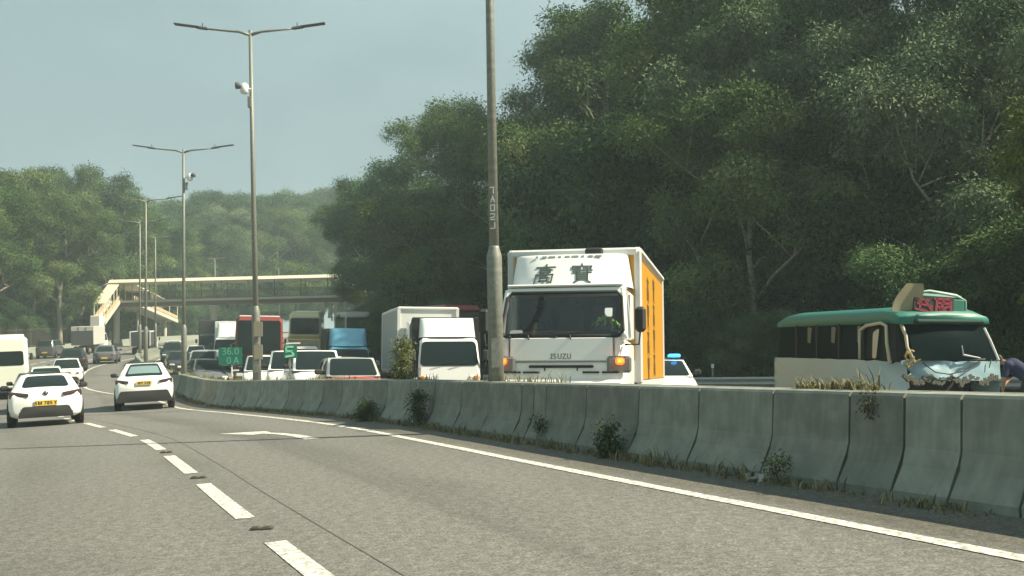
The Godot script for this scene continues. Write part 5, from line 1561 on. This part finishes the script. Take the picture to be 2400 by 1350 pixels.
func traffic() -> void:
	var white := paint("white_paint", 0.74, 0.76, 0.74); var black := paint("black_paint", 0.012, 0.014, 0.016)
	var silver := paint("silver_paint", 0.36, 0.38, 0.39); var grey := paint("grey_paint", 0.10, 0.105, 0.11)
	var green_lamp := mat("tail_smoked", 0.05, 0.03, 0.03, 0.12)
	# our carriageway, seen from behind
	make_car("car", "white hatchback with dark tail lamps and yellow number plate, nearest car on the left", "car", frame(-12.2, 27.2, 1, 2.1, -0.08),
		{"paint": white, "kind": "hatch", "L": 4.26, "W": 1.84, "H": 1.42, "cabin": [0.28, 0.42, 0.78, 0.97], "belt": 0.93, "rear_glass": [0.13, 0.2, 0.74, 0.66], "roof_width": 0.66, "roof_panel": glass(), "tail_height": 0.84, "tail_size": Vector2(0.46, 0.17), "tail_lamp": green_lamp, "plate_height": 0.6, "number": "SM 785 Y", "plate_size": Vector2(0.54, 0.14), "valance_top": 0.52, "valance_width": 0.74, "wheel": 0.33}).set_meta("group", "white cars ahead of us")
	badge()
	make_car("car", "white crossover with pale reflecting rear window and black lower bumper, right of the hatchback", "car", frame(-12.4, 35.2, 1, 2.35, -0.09),
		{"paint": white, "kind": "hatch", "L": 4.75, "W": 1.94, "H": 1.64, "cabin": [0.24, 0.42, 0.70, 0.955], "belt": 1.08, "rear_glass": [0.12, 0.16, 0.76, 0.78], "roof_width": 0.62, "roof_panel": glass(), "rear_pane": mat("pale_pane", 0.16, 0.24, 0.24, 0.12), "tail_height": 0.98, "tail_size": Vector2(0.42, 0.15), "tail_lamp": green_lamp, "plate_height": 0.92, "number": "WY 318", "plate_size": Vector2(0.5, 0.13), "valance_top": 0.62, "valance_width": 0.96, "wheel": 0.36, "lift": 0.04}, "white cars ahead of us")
	make_car("car", "black saloon half hidden behind the white hatchback", "car", frame(-16.9, 36.4, 1, 2.3), {"paint": black, "kind": "sedan", "L": 4.7, "W": 1.8, "H": 1.45, "number": ""})
	make_car("car", "pale grey saloon roof showing just above the black saloon and white hatchback", "car", frame(-21.6, 47.5, 1, 2.3), {"paint": paint("pale_paint", 0.5, 0.54, 0.5), "kind": "sedan", "L": 4.6, "W": 1.75, "H": 1.48, "rear_glass": [0.06, 0.1, 0.88, 0.8]})
	make_car("car", "white saloon with a large dark rear window running beside the edge line", "car", frame(-25.9, 59.5, 1, 2.3), {"paint": white, "kind": "sedan", "L": 4.7, "W": 1.82, "H": 1.48, "rear_glass": [0.04, 0.06, 0.92, 0.9], "plate_height": 0.66}, "white cars ahead of us")
	make_car("car", "black sport utility car ahead of the white saloon", "car", frame(-31.8, 74.0, 1, 2.3), {"paint": black, "kind": "suv", "L": 4.7, "W": 1.88, "H": 1.66})
	make_car("car", "charcoal estate car following the curve right of the black sport utility car", "car", frame(-33.9, 85.0, 1, 2.3), {"paint": grey, "kind": "hatch", "L": 4.7, "W": 1.86, "H": 1.52})
	make_car("car", "dark blue grey people carrier in the far left lane beside the low wall", "van", frame(-46.2, 101.0, 1, 2.3), {"paint": paint("slate_paint", 0.05, 0.055, 0.06), "kind": "van", "L": 4.6, "W": 1.8, "H": 1.85})
	make_truck("box_truck", "lorry seen from behind with dark tail board and pale top, left of the stairs", frame(-47.5, 113.0, 1, 3.5), {"L": 7.0, "W": 2.4, "H": 3.0, "box": mat("lorry_pale", 0.42, 0.43, 0.4, 0.6), "deflector": false})
	lorry_back()
	make_truck("covered_truck", "dark covered truck in the fast lane under the footbridge ramp", frame(-38.6, 106.0, 1, 3.0), {"L": 5.6, "W": 2.0, "H": 2.35, "cab_width": 1.9, "box": mat("canvas_dark", 0.035, 0.04, 0.042, 0.9), "deflector": false, "k": 0.92, "trim": mat("grey_trim")})
	make_bus("minibus", "cream white minibus seen from behind at the left edge of the picture", frame(-23.85, 48.0, 1, 3.2), {"paint": paint("cream_paint", 0.66, 0.69, 0.60), "roof": paint("white_paint", 0.74, 0.76, 0.74), "L": 6.3, "W": 2.15, "H": 2.95, "windows": 5, "category": "minibus", "rake": 0.3, "sill": 1.32, "window_top": 2.3, "rear_raise": 0.25})
	# the queue of oncoming traffic
	var am := mat("amber_lens", 0.6, 0.22, 0.03, 0.2)
	var boxdark := mat("box_black", 0.012, 0.013, 0.014, 0.5)
	make_truck("box_truck", "white cab truck with a black cargo box, just left of the near lamp post", frame(-0.95, 33.4, -1, 3.0, -0.40), {"L": 6.8, "W": 2.3, "H": 2.92, "cab_width": 1.98, "k": 0.98, "box": boxdark, "deflector_top": 2.86, "indicator": am})
	make_truck("box_truck", "large white box truck with grey side behind the black-boxed truck", frame(-2.75, 42.5, -1, 4.0, -0.17), {"L": 8.4, "W": 2.55, "H": 3.8, "cab_width": 2.05, "k": 1.05, "box": mat("box_white", 0.62, 0.64, 0.62, 0.5), "side": mat("box_grey", 0.27, 0.29, 0.285, 0.6), "trim": mat("pale_trim", 0.6, 0.61, 0.6, 0.5), "deflector_top": 3.2})
	make_bus("bus", "tall coach with dull red roof behind the large white box truck", frame(-2.4, 53.0, -1, 5.0), {"paint": mat("coach_dark", 0.04, 0.045, 0.05, 0.5), "roof": mat("coach_red", 0.30, 0.05, 0.05, 0.45), "L": 10.5, "W": 2.7, "H": 4.2, "roof_depth": 0.5, "sill": 1.4, "rake": 0.5})
	make_car("taxi", "red taxi with silver roof beside the leafy shrub on the barrier", "taxi", frame(-3.9, 28.9, -1, 2.3, -0.2), {"paint": paint("taxi_red", 0.42, 0.05, 0.04), "roof": silver, "kind": "sedan", "L": 4.6, "W": 1.72, "H": 1.53, "cabin": [0.26, 0.38, 0.72, 0.85], "roof_width": 0.78})
	make_car("car", "white people carrier right behind the red taxi", "van", frame(-5.95, 33.7, -1, 2.3, -0.2), {"paint": white, "kind": "van", "L": 4.5, "W": 1.75, "H": 1.9})
	make_car("car", "white van with black windscreen, left of the people carrier behind the taxi", "van", frame(-7.95, 38.6, -1, 2.4, -0.2), {"paint": white, "kind": "van", "L": 4.7, "W": 1.8, "H": 1.98})
	make_car("car", "white people carrier left of the small green marker sign", "car", frame(-10.3, 43.8, -1, 2.3, -0.2), {"paint": white, "kind": "van", "L": 4.4, "W": 1.76, "H": 1.8})
	make_car("car", "white roofed car in the second lane below the light blue truck", "car", frame(-7.6, 44.2, -1, 2.3, -0.2), {"paint": white, "kind": "suv", "L": 4.5, "W": 1.8, "H": 1.78})
	make_truck("box_truck", "light blue truck with rounded blue cab top, left of the large white box truck", frame(-7.6, 51.5, -1, 3.2, -0.2), {"L": 6.4, "W": 2.2, "H": 3.15, "cab": paint("light_blue", 0.12, 0.36, 0.52), "box": mat("side_dark_green", 0.03, 0.045, 0.04, 0.7), "deflector_top": 3.15, "round": 0.7})
	make_truck("light_truck", "small white faced truck between the red bus and the light blue truck", frame(-12.6, 64.0, -1, 2.6, -0.2), {"L": 5.2, "W": 1.9, "H": 2.5, "k": 0.92, "box": mat("canvas_green", 0.05, 0.06, 0.045, 0.9), "deflector": false})
	make_bus("bus", "dark fronted double deck bus with red edges, right of the second lamp post", frame(-12.2, 53.5, -1, 5.5, -0.2), {"paint": mat("bus_red", 0.19, 0.03, 0.03, 0.45), "L": 10.0, "W": 2.5, "H": 3.75, "decks": 2, "rake": 0.12, "roof": mat("bus_roof", 0.5, 0.47, 0.42, 0.5), "sill": 0.75, "upper_sill": 0.49, "upper_top": 0.2, "windows": 7})
	make_bus("bus", "cream double deck bus with a mustard band, behind the red double decker", frame(-15.2, 80.0, -1, 5.5, -0.2), {"paint": mat("bus_cream", 0.62, 0.56, 0.36, 0.45), "L": 11.0, "W": 2.5, "H": 4.3, "decks": 2, "rake": 0.12, "band": mat("mustard", 0.42, 0.29, 0.03, 0.5), "band_height": 2.2, "band_depth": 0.6, "windows": 7})
	make_bus("bus", "pale roofed bus in the farthest lane beyond the cream double decker", frame(-14.0, 93.0, -1, 5.5), {"paint": mat("bus_pale", 0.5, 0.5, 0.45, 0.45), "L": 11.0, "W": 2.5, "H": 4.2, "decks": 2, "rake": 0.12, "windows": 7})
	make_truck("box_truck", "white truck with tall wind deflector left of the second lamp post", frame(-21.6, 80.0, -1, 3.5, -0.2), {"L": 7.0, "W": 2.4, "H": 3.5, "cab_width": 2.1, "k": 1.02, "side": mat("box_grey"), "deflector_top": 3.4})
	make_truck("container_truck", "dark loaded truck at the far left of the oncoming queue's tall vehicles", frame(-28.0, 95.0, -1, 4.0), {"L": 8.0, "W": 2.4, "H": 3.5, "cab": mat("cab_dark", 0.05, 0.06, 0.06, 0.5), "box": mat("cargo_dark", 0.03, 0.035, 0.035, 0.7), "deflector": false})
	make_car("car", "dark green car with a pale grey windscreen at the head of the far oncoming cars", "car", frame(-28.3, 85.0, -1, 2.3), {"paint": mat("car_dark_green", 0.02, 0.035, 0.03, 0.4), "kind": "suv", "L": 4.5, "W": 1.8, "H": 1.7})
	make_car("car", "silver people carrier with pale roof by the green distance sign", "car", frame(-18.4, 62.0, -1, 2.3, -0.2), {"paint": silver, "kind": "van", "L": 4.5, "W": 1.78, "H": 1.8})
	make_car("car", "black saloon behind the third lamp post, beside the barrier", "car", frame(-23.0, 71.0, -1, 2.3), {"paint": black, "kind": "sedan", "L": 4.6, "W": 1.78, "H": 1.46})
	make_car("car", "grey hatchback behind the green distance sign", "car", frame(-15.4, 52.5, -1, 2.3), {"paint": grey, "kind": "hatch", "L": 4.3, "W": 1.76, "H": 1.5})
	make_car("car", "pale silver saloon in the second lane behind the silver people carrier", "car", frame(-21.0, 74.5, -1, 2.3), {"paint": paint("pale_silver", 0.5, 0.52, 0.52), "kind": "sedan", "L": 4.6, "W": 1.78, "H": 1.46})
	make_car("car", "white car far back, just right of the third lamp post", "car", frame(-26.0, 84.0, -1, 2.3), {"paint": white, "kind": "sedan", "L": 4.5, "W": 1.76, "H": 1.46})
	make_car("car", "dark saloon in the second lane under the dark loaded truck", "car", frame(-24.6, 88.0, -1, 2.3), {"paint": grey, "kind": "suv", "L": 4.5, "W": 1.8, "H": 1.62})
	make_car("car", "small white hatchback farthest back in the lane beside the barrier", "car", frame(-33.3, 100.0, -1, 2.3), {"paint": white, "kind": "hatch", "L": 4.2, "W": 1.74, "H": 1.5})
	make_car("car", "silver saloon farthest back in the second oncoming lane", "car", frame(-30.0, 104.0, -1, 2.3), {"paint": silver, "kind": "sedan", "L": 4.5, "W": 1.76, "H": 1.46})
	# police car behind the yellow truck: white roof and blue light bar
	var pc := make_car("police_car", "white police car with a lit blue roof light bar, showing behind the yellow truck", "police car", frame(5.55, 30.0, -1, 2.0, -0.55), {"paint": white, "kind": "hatch", "L": 4.6, "W": 1.8, "H": 1.42})
	var s := st(); box(s, Vector3(0, 1.43, -0.25), Vector3(1.1, 0.05, 0.26), Basis.IDENTITY, 0.02)
	var bar := obj("light_bar", s, mat("black_plastic"), pc)
	var bl := mat("blue_lamp_lit", 0.1, 0.4, 0.8, 0.2)
	bl.emission_enabled = true; bl.emission = Color(0.25, 0.75, 1.0); bl.emission_energy_multiplier = 0.9
	for sx in [-1, 1]:
		s = st(); box(s, Vector3(sx * 0.36, 1.5, -0.25), Vector3(0.38, 0.11, 0.24), Basis.IDENTITY, 0.04); obj("lamp", s, bl, bar)
		var li := OmniLight3D.new(); li.name = "lamp_glow"; li.light_color = Color(0.25, 0.7, 1.0); li.light_energy = 0.05; li.omni_range = 30.0; li.omni_attenuation = 2.0; li.shadow_enabled = true; li.light_size = 0.1
		bar.add_child(li, true); li.position = Vector3(sx * 0.36, 1.5, -0.42)

func lorry_back() -> void:
	var o := get_child(get_child_count() - 1)
	var s := st(); box(s, Vector3(0, 1.72, 3.52), Vector3(2.28, 1.6, 0.06)); obj("tail_board", s, mat("lorry_grey", 0.06, 0.065, 0.07, 0.6), o)
	s = st()
	for x in [-0.4, 0.4]: box(s, Vector3(x, 2.74, 3.52), Vector3(0.05, 0.4, 0.05))
	obj("tail_bars", s, mat("lorry_grey"), o)

func badge() -> void:
	var o := get_node("car")
	var s := st(true); tube(s, [Vector3(0, 0.86, 2.05), Vector3(0, 0.86, 2.145)], [0.06, 0.06], 14)
	obj("round_badge", s, mat("chrome", 0.2, 0.21, 0.22, 0.3, 0.8), o)
	s = st(); box(s, Vector3(0.02, 1.04, 1.6), Vector3(0.22, 0.1, 0.06)); obj("parcel_on_shelf", s, mat("white_paper", 0.7, 0.72, 0.72, 0.7), o)

func plants() -> void:
	make_sprays()
	var eu := [Color(0.14, 0.195, 0.105), Color(0.105, 0.155, 0.08), Color(0.17, 0.215, 0.125), Color(0.08, 0.125, 0.062)]
	var dk := [Color(0.075, 0.125, 0.06), Color(0.10, 0.155, 0.072), Color(0.055, 0.095, 0.05)]
	var yl := [Color(0.12, 0.15, 0.04), Color(0.10, 0.135, 0.04), Color(0.14, 0.16, 0.05)]
	var lt := [Color(0.11, 0.165, 0.06), Color(0.085, 0.14, 0.05), Color(0.135, 0.18, 0.07)]
	kinds = [
		tree_kind(11, 20.0, 4.6, 0.30, 1.1, eu), tree_kind(12, 18.0, 6.0, 0.28, 0.9, dk), tree_kind(13, 14.0, 5.2, 0.22, 1.1, eu),
		tree_kind(14, 10.0, 4.4, 0.14, 1.4, yl), tree_kind(15, 22.0, 4.2, 0.34, 1.1, lt, 1.1), tree_kind(16, 7.0, 3.6, 0.06, 1.5, dk),
		tree_kind(17, 20.0, 5.4, 0.26, 1.0, lt, 1.1, 0.3)]
	# right side: front row. [z, t, height, kind, label]
	var right := [
		[19.5, -20.5, 7.6, 3, "yellow green bushy tree at the lower right edge of the picture", 1.0],
		[27.0, -26.0, 13.5, 2, "drooping grey green tree at the right edge, above the yellow green bush", 1.0],
		[28.0, -34.5, 20.0, 1, "broad dark tree filling the top right corner", 1.0],
		[33.5, -22.5, 12.0, 2, "feathery grey green tree rising straight above the wrecked minibus", 1.15],
		[31.0, -30.0, 20.5, 0, "tall pale trunked tree whose bare white fork shows against the sky at upper right", 1.0],
		[37.0, -25.5, 15.0, 2, "drooping tree with a pale bare limb, left of the one above the minibus", 1.0],
		[40.0, -31.0, 21.0, 1, "dark broad tree behind the drooping tree, reaching the top edge", 1.0],
		[43.5, -23.0, 12.0, 5, "low dark rounded tree between the yellow truck and the minibus", 1.0],
		[46.0, -29.5, 22.5, 6, "tall bright crowned tree whose top leaves the frame right of centre", 1.0],
		[50.0, -24.0, 13.0, 1, "dark leafy tree right behind the yellow truck's tail", 1.0],
		[52.0, -31.0, 20.5, 0, "tall tree with a slanting pale trunk above the yellow truck", 1.0],
		[57.0, -25.0, 15.5, 2, "grey green tree directly above the yellow truck's roof", 1.0],
		[60.5, -31.0, 27.0, 4, "tallest thin crowned tree beside the near lamp post, its top at the frame edge", 1.2],
		[64.0, -25.5, 17.0, 1, "dark tree just right of the near lamp post", 1.0],
		[66.0, -31.5, 25.5, 0, "tall tree behind the near lamp post with ragged left outline", 1.0],
		[70.0, -22.0, 11.5, 3, "sunlit yellow green tree left of the near lamp post", 1.2],
		[78.0, -27.5, 20.0, 1, "broad tree with sky gaps, standing alone left of the near lamp post", 1.05],
		[84.0, -22.0, 14.0, 6, "mid green tree behind the large white box truck", 1.1],
		[93.0, -23.5, 16.5, 2, "olive tree above the light blue truck", 1.1],
		[103.0, -23.0, 17.0, 1, "rounded tree hiding the right end of the footbridge", 1.1],
		[113.0, -22.0, 18.0, 6, "tree with an upright top left of the rounded one, over the footbridge end", 1.0]]
	for r in right:
		plant(r[3], road(r[0], r[1], 0.3), r[2], fmod(r[0] * 2.37, TAU), ["eucalyptus_tree", "broadleaf_tree", "acacia_tree", "yellow_green_tree", "eucalyptus_tree", "bushy_tree", "eucalyptus_tree"][r[3]], r[4], "tree", "", r[5])
	var k := 0
	for zz in steps(2, 130, 5.2):
		for row in 2:
			var t := -36.0 - row * 7.0 + rng.randf_range(-2, 2)
			plant([1, 0, 6, 4, 1, 2][k % 6], road(zz + row * 2.5 + rng.randf_range(-1.5, 1.5), t, 0.6), rng.randf_range(11.5, 15.5), rng.randf() * TAU, "woodland_tree", "tree deep in the wood behind the front row right of the road", "tree", "trees deep in the right hand wood", 1.1)
			k += 1
	for zz in steps(4, 120, 4.2):
		plant([5, 2, 5, 1][k % 4], road(zz + rng.randf_range(-1, 1), (-28.5 if zz > 26 else -33.0) + rng.randf_range(-2.5, 1.5), 0.3), rng.randf_range(7.5, 11.5), rng.randf() * TAU, "understorey_tree", "small dark tree filling the shade beneath the tall right hand trees", "tree", "understorey trees on the right", 1.15)
		k += 1
	for zz in steps(-8, 34, 3.2):
		plant(5, road(zz, -42.0 + rng.randf_range(-2, 2), 0.6), rng.randf_range(6.5, 9.0), rng.randf() * TAU, "understorey_tree", "small dark tree filling the shade beneath the tall right hand trees", "tree", "understorey trees on the right", 1.3)
	for zz in steps(10, 120, 3.0):
		plant(5, road(zz + rng.randf_range(-1, 1), (-21.0 if zz > 21 else -25.0) + rng.randf_range(-1.6, 1.6), 0.1), rng.randf_range(2.2, 4.6) + (1.5 if zz < 24 else 0.0), rng.randf() * TAU, "roadside_bush", "dark bush in the shade along the guard rail on the right", "bush", "bushes along the right hand guard rail", 1.2)
		k += 1
	for q in [[25.0, -21.6, 4.4], [23.0, -22.5, 4.8]]:
		plant(5, road(q[0], q[1], 0.1), q[2], q[0], "roadside_bush", "dark bush in the shade along the guard rail on the right", "bush", "bushes along the right hand guard rail", 1.3)
	# pale young trunks and a marker post by the guard rail
	for q in [[36.5, -18.3, 3.4, "pale slender trunk standing right of the police car"], [38.5, -18.6, 1.9, "short pale stump right of the slender trunk"]]:
		var o := thing("tree_trunk", q[3], "trunk", road(q[0], q[1], 0.0))
		var s := st(true); tube(s, [Vector3(0, -0.2, 0), Vector3(-0.02, q[2] * 0.5, 0), Vector3(-0.06, q[2], 0.02)], [0.12, 0.10, 0.07], 10); obj("trunk", s, mats.bark, o)
		s = st(true); tube(s, [Vector3(-0.03, q[2] * 0.9, 0), Vector3(-0.25, q[2] * 1.1, 0)], [0.04, 0.02], 6); obj("branch", s, mats.bark, o)
	var mp := thing("marker_post", "thin grey post with a white cap between the yellow truck and the minibus", "post", road(30.5, -17.4, 0.0))
	var ms := st(true); tube(ms, [Vector3(0, -0.1, 0), Vector3(0, 1.2, 0)], [0.035, 0.035], 8); obj("post", ms, mats.galvanised, mp)
	ms = st(); box(ms, Vector3(0, 1.28, 0), Vector3(0.1, 0.16, 0.05)); obj("cap", ms, mat("white_plastic", 0.72, 0.74, 0.74, 0.5), mp)
	# left side: sunlit row behind the fence
	k = 0
	for zz in steps(84, 190, 4.6):
		for row in 3:
			var h := rng.randf_range(17, 22) + row * 1.5 - 2.0 * smoothstep(118.0, 150.0, zz)
			var p := road(zz + rng.randf_range(-1.5, 1.5), 22.5 + row * 7.0 + rng.randf_range(-1.5, 1.5), 0.8)
			plant([6, 0, 1, 4, 6, 2][k % 6], p, h, rng.randf() * TAU, "roadside_tree", "sunlit tree in the row behind the fence on the left", "tree", "sunlit trees behind the left fence", 1.15)
			k += 1
	for zz in steps(84, 170, 3.6):
		plant([5, 3][k % 2], road(zz, 20.2 + rng.randf_range(-0.6, 1.5), 0.5), rng.randf_range(3.0, 6.0), rng.randf() * TAU, "verge_bush", "bush at the foot of the sunlit trees on the left", "bush", "bushes behind the left fence", 1.2)
		k += 1
	# trees beside and beyond the footbridge
	for q in [[132.0, 17.0, 19.0, 6], [142.0, 18.5, 22.0, 1], [151.0, 18.0, 21.0, 6], [160.0, 17.5, 18.0, 0], [170.0, 19.0, 17.0, 1]]:
		plant(q[3], road(q[0], q[1], 0.6), q[2], q[0], "roadside_tree", "sunlit tree in the row behind the fence on the left", "tree", "sunlit trees behind the left fence", 1.15)
	for row in 9:
		for xx in steps(-110 + row * 6, 20 + row * 5, 6.6):
			var z0 := 200.0 + row * 11.0 + rng.randf_range(-4, 4)
			var f := find(xx, z0)
			if absf(f.y) < 19.0: continue
			plant([1, 6, 0, 1, 2][k % 5], Vector3(xx + rng.randf_range(-2, 2), 7.0 + row * 1.2, -z0), rng.randf_range(17, 24) + row * 1.0, rng.randf() * TAU, "distant_tree", "hazy tree in the wood beyond the footbridge", "tree", "trees beyond the footbridge", 1.25)
			k += 1
	for row in 5:
		for xx in steps(-100 + row * 12, 10 + row * 8, 4.6):
			var z0 := 192.0 + row * 14.0 + rng.randf_range(-3, 3)
			var f := find(xx, z0)
			if absf(f.y) < 18.5: continue
			plant(5, Vector3(xx + rng.randf_range(-1.5, 1.5), 5.8 + row * 1.5, -z0), rng.randf_range(5.0, 9.0), rng.randf() * TAU, "distant_bush", "hazy bush at the foot of the wood beyond the footbridge", "bush", "bushes beyond the footbridge", 1.3)
	for zz in steps(142, 200, 4.0):
		plant([5, 3][int(zz) % 2], road(zz, 18.5 + rng.randf_range(-0.8, 1.5), 0.4), rng.randf_range(3.0, 6.0), rng.randf() * TAU, "distant_bush", "hazy bush at the foot of the wood beyond the footbridge", "bush", "bushes beyond the footbridge", 1.2)
	# growth on and against the median
	var grass := mat("grass_blades", 1, 1, 1, 0.8); grass.vertex_color_use_as_albedo = true; grass.backlight_enabled = true; grass.backlight = Color(0.12, 0.12, 0.05)
	var nz := FastNoiseLite.new(); nz.seed = 31; nz.frequency = 0.22
	var spots := []
	for zz in steps(6.5, 60, 0.1):
		if nz.get_noise_1d(zz * 2.2) > -0.25: spots.append(road(zz, 0.05 + rng.randf() * 0.12, -0.02))
	blades("foot_grass", spots, grass, "ragged grass and weeds along the foot of the barrier on our side", "grass", Vector2(0.03, 0.17), 22, 0.16)
	spots = []
	for zz in steps(14, 75, 0.14):
		if nz.get_noise_1d(zz * 1.3 + 50) > (-0.1 if zz > 24 else 0.12): spots.append(road(zz, -0.57 + rng.randf_range(-0.05, 0.05), 0.83))
	blades("barrier_top_grass", spots, grass, "grass growing out of the soil along the top of the barrier", "grass", Vector2(0.06, 0.24), 9, 0.12)
	spots = []
	for zz in steps(9.35, 10.3, 0.04): spots.append(road(zz, -0.57 + rng.randf_range(-0.06, 0.06), 0.83))
	blades("dry_grass", spots, grass, "dry straw coloured grass clump on the barrier in front of the minibus", "grass", Vector2(0.06, 0.19), 22, 0.12)
	var wd := Color(0.05, 0.075, 0.035)
	bush("leafy_shrub", road(22.3, -0.57, 0.83), Vector3(0.40, 0.88, 0.40), 70, Color(0.13, 0.15, 0.06), "leafy shrub growing on top of the barrier left of the black-boxed truck", 0.3)
	bush("weed_bush", road(22.4, 0.22), Vector3(0.42, 0.42, 0.4), 60, wd, "dark rounded weed bush at the barrier foot, left of the upright one", 0.24)
	bush("weed_bush", road(19.8, 0.12, 0.1), Vector3(0.26, 0.55, 0.24), 45, wd, "upright dark weed climbing the barrier face below the near truck", 0.24)
	bush("weed_bush", road(15.05, 0.02, 0.2), Vector3(0.1, 0.22, 0.1), 10, wd, "tiny weed growing from a barrier joint right of the lamp post", 0.18)
	bush("weed_bush", road(12.9, 0.14), Vector3(0.24, 0.40, 0.22), 30, wd, "spiky weed bush at the barrier foot below the yellow truck's right end", 0.22)
	bush("grass_clump", road(9.9, 0.12), Vector3(0.2, 0.26, 0.2), 9, Color(0.10, 0.12, 0.04), "tall thin grass clump at the barrier foot below the minibus's tail", 0.16)
	bush("hanging_weed", road(9.05, -0.2, 0.66), Vector3(0.08, 0.2, 0.08), 10, Color(0.10, 0.09, 0.05), "small dry weed on the barrier face beside a dark joint below the minibus", 0.16)
	var dl := thing("litter", "scrap of grey white litter at the foot of the barrier, lower right", "litter", road(10.2, 0.16, 0.01))
	var ls := st()
	for q in 7: box(ls, Vector3(rng.randf_range(-0.16, 0.16), 0.02, rng.randf_range(-0.08, 0.08)), Vector3(0.1, 0.02, 0.05), Basis(Vector3(rng.randf(), 1, rng.randf()).normalized(), rng.randf() * 3.0), 0.004)
	obj("scraps", ls, mat("litter_grey", 0.3, 0.3, 0.27, 0.9), dl)
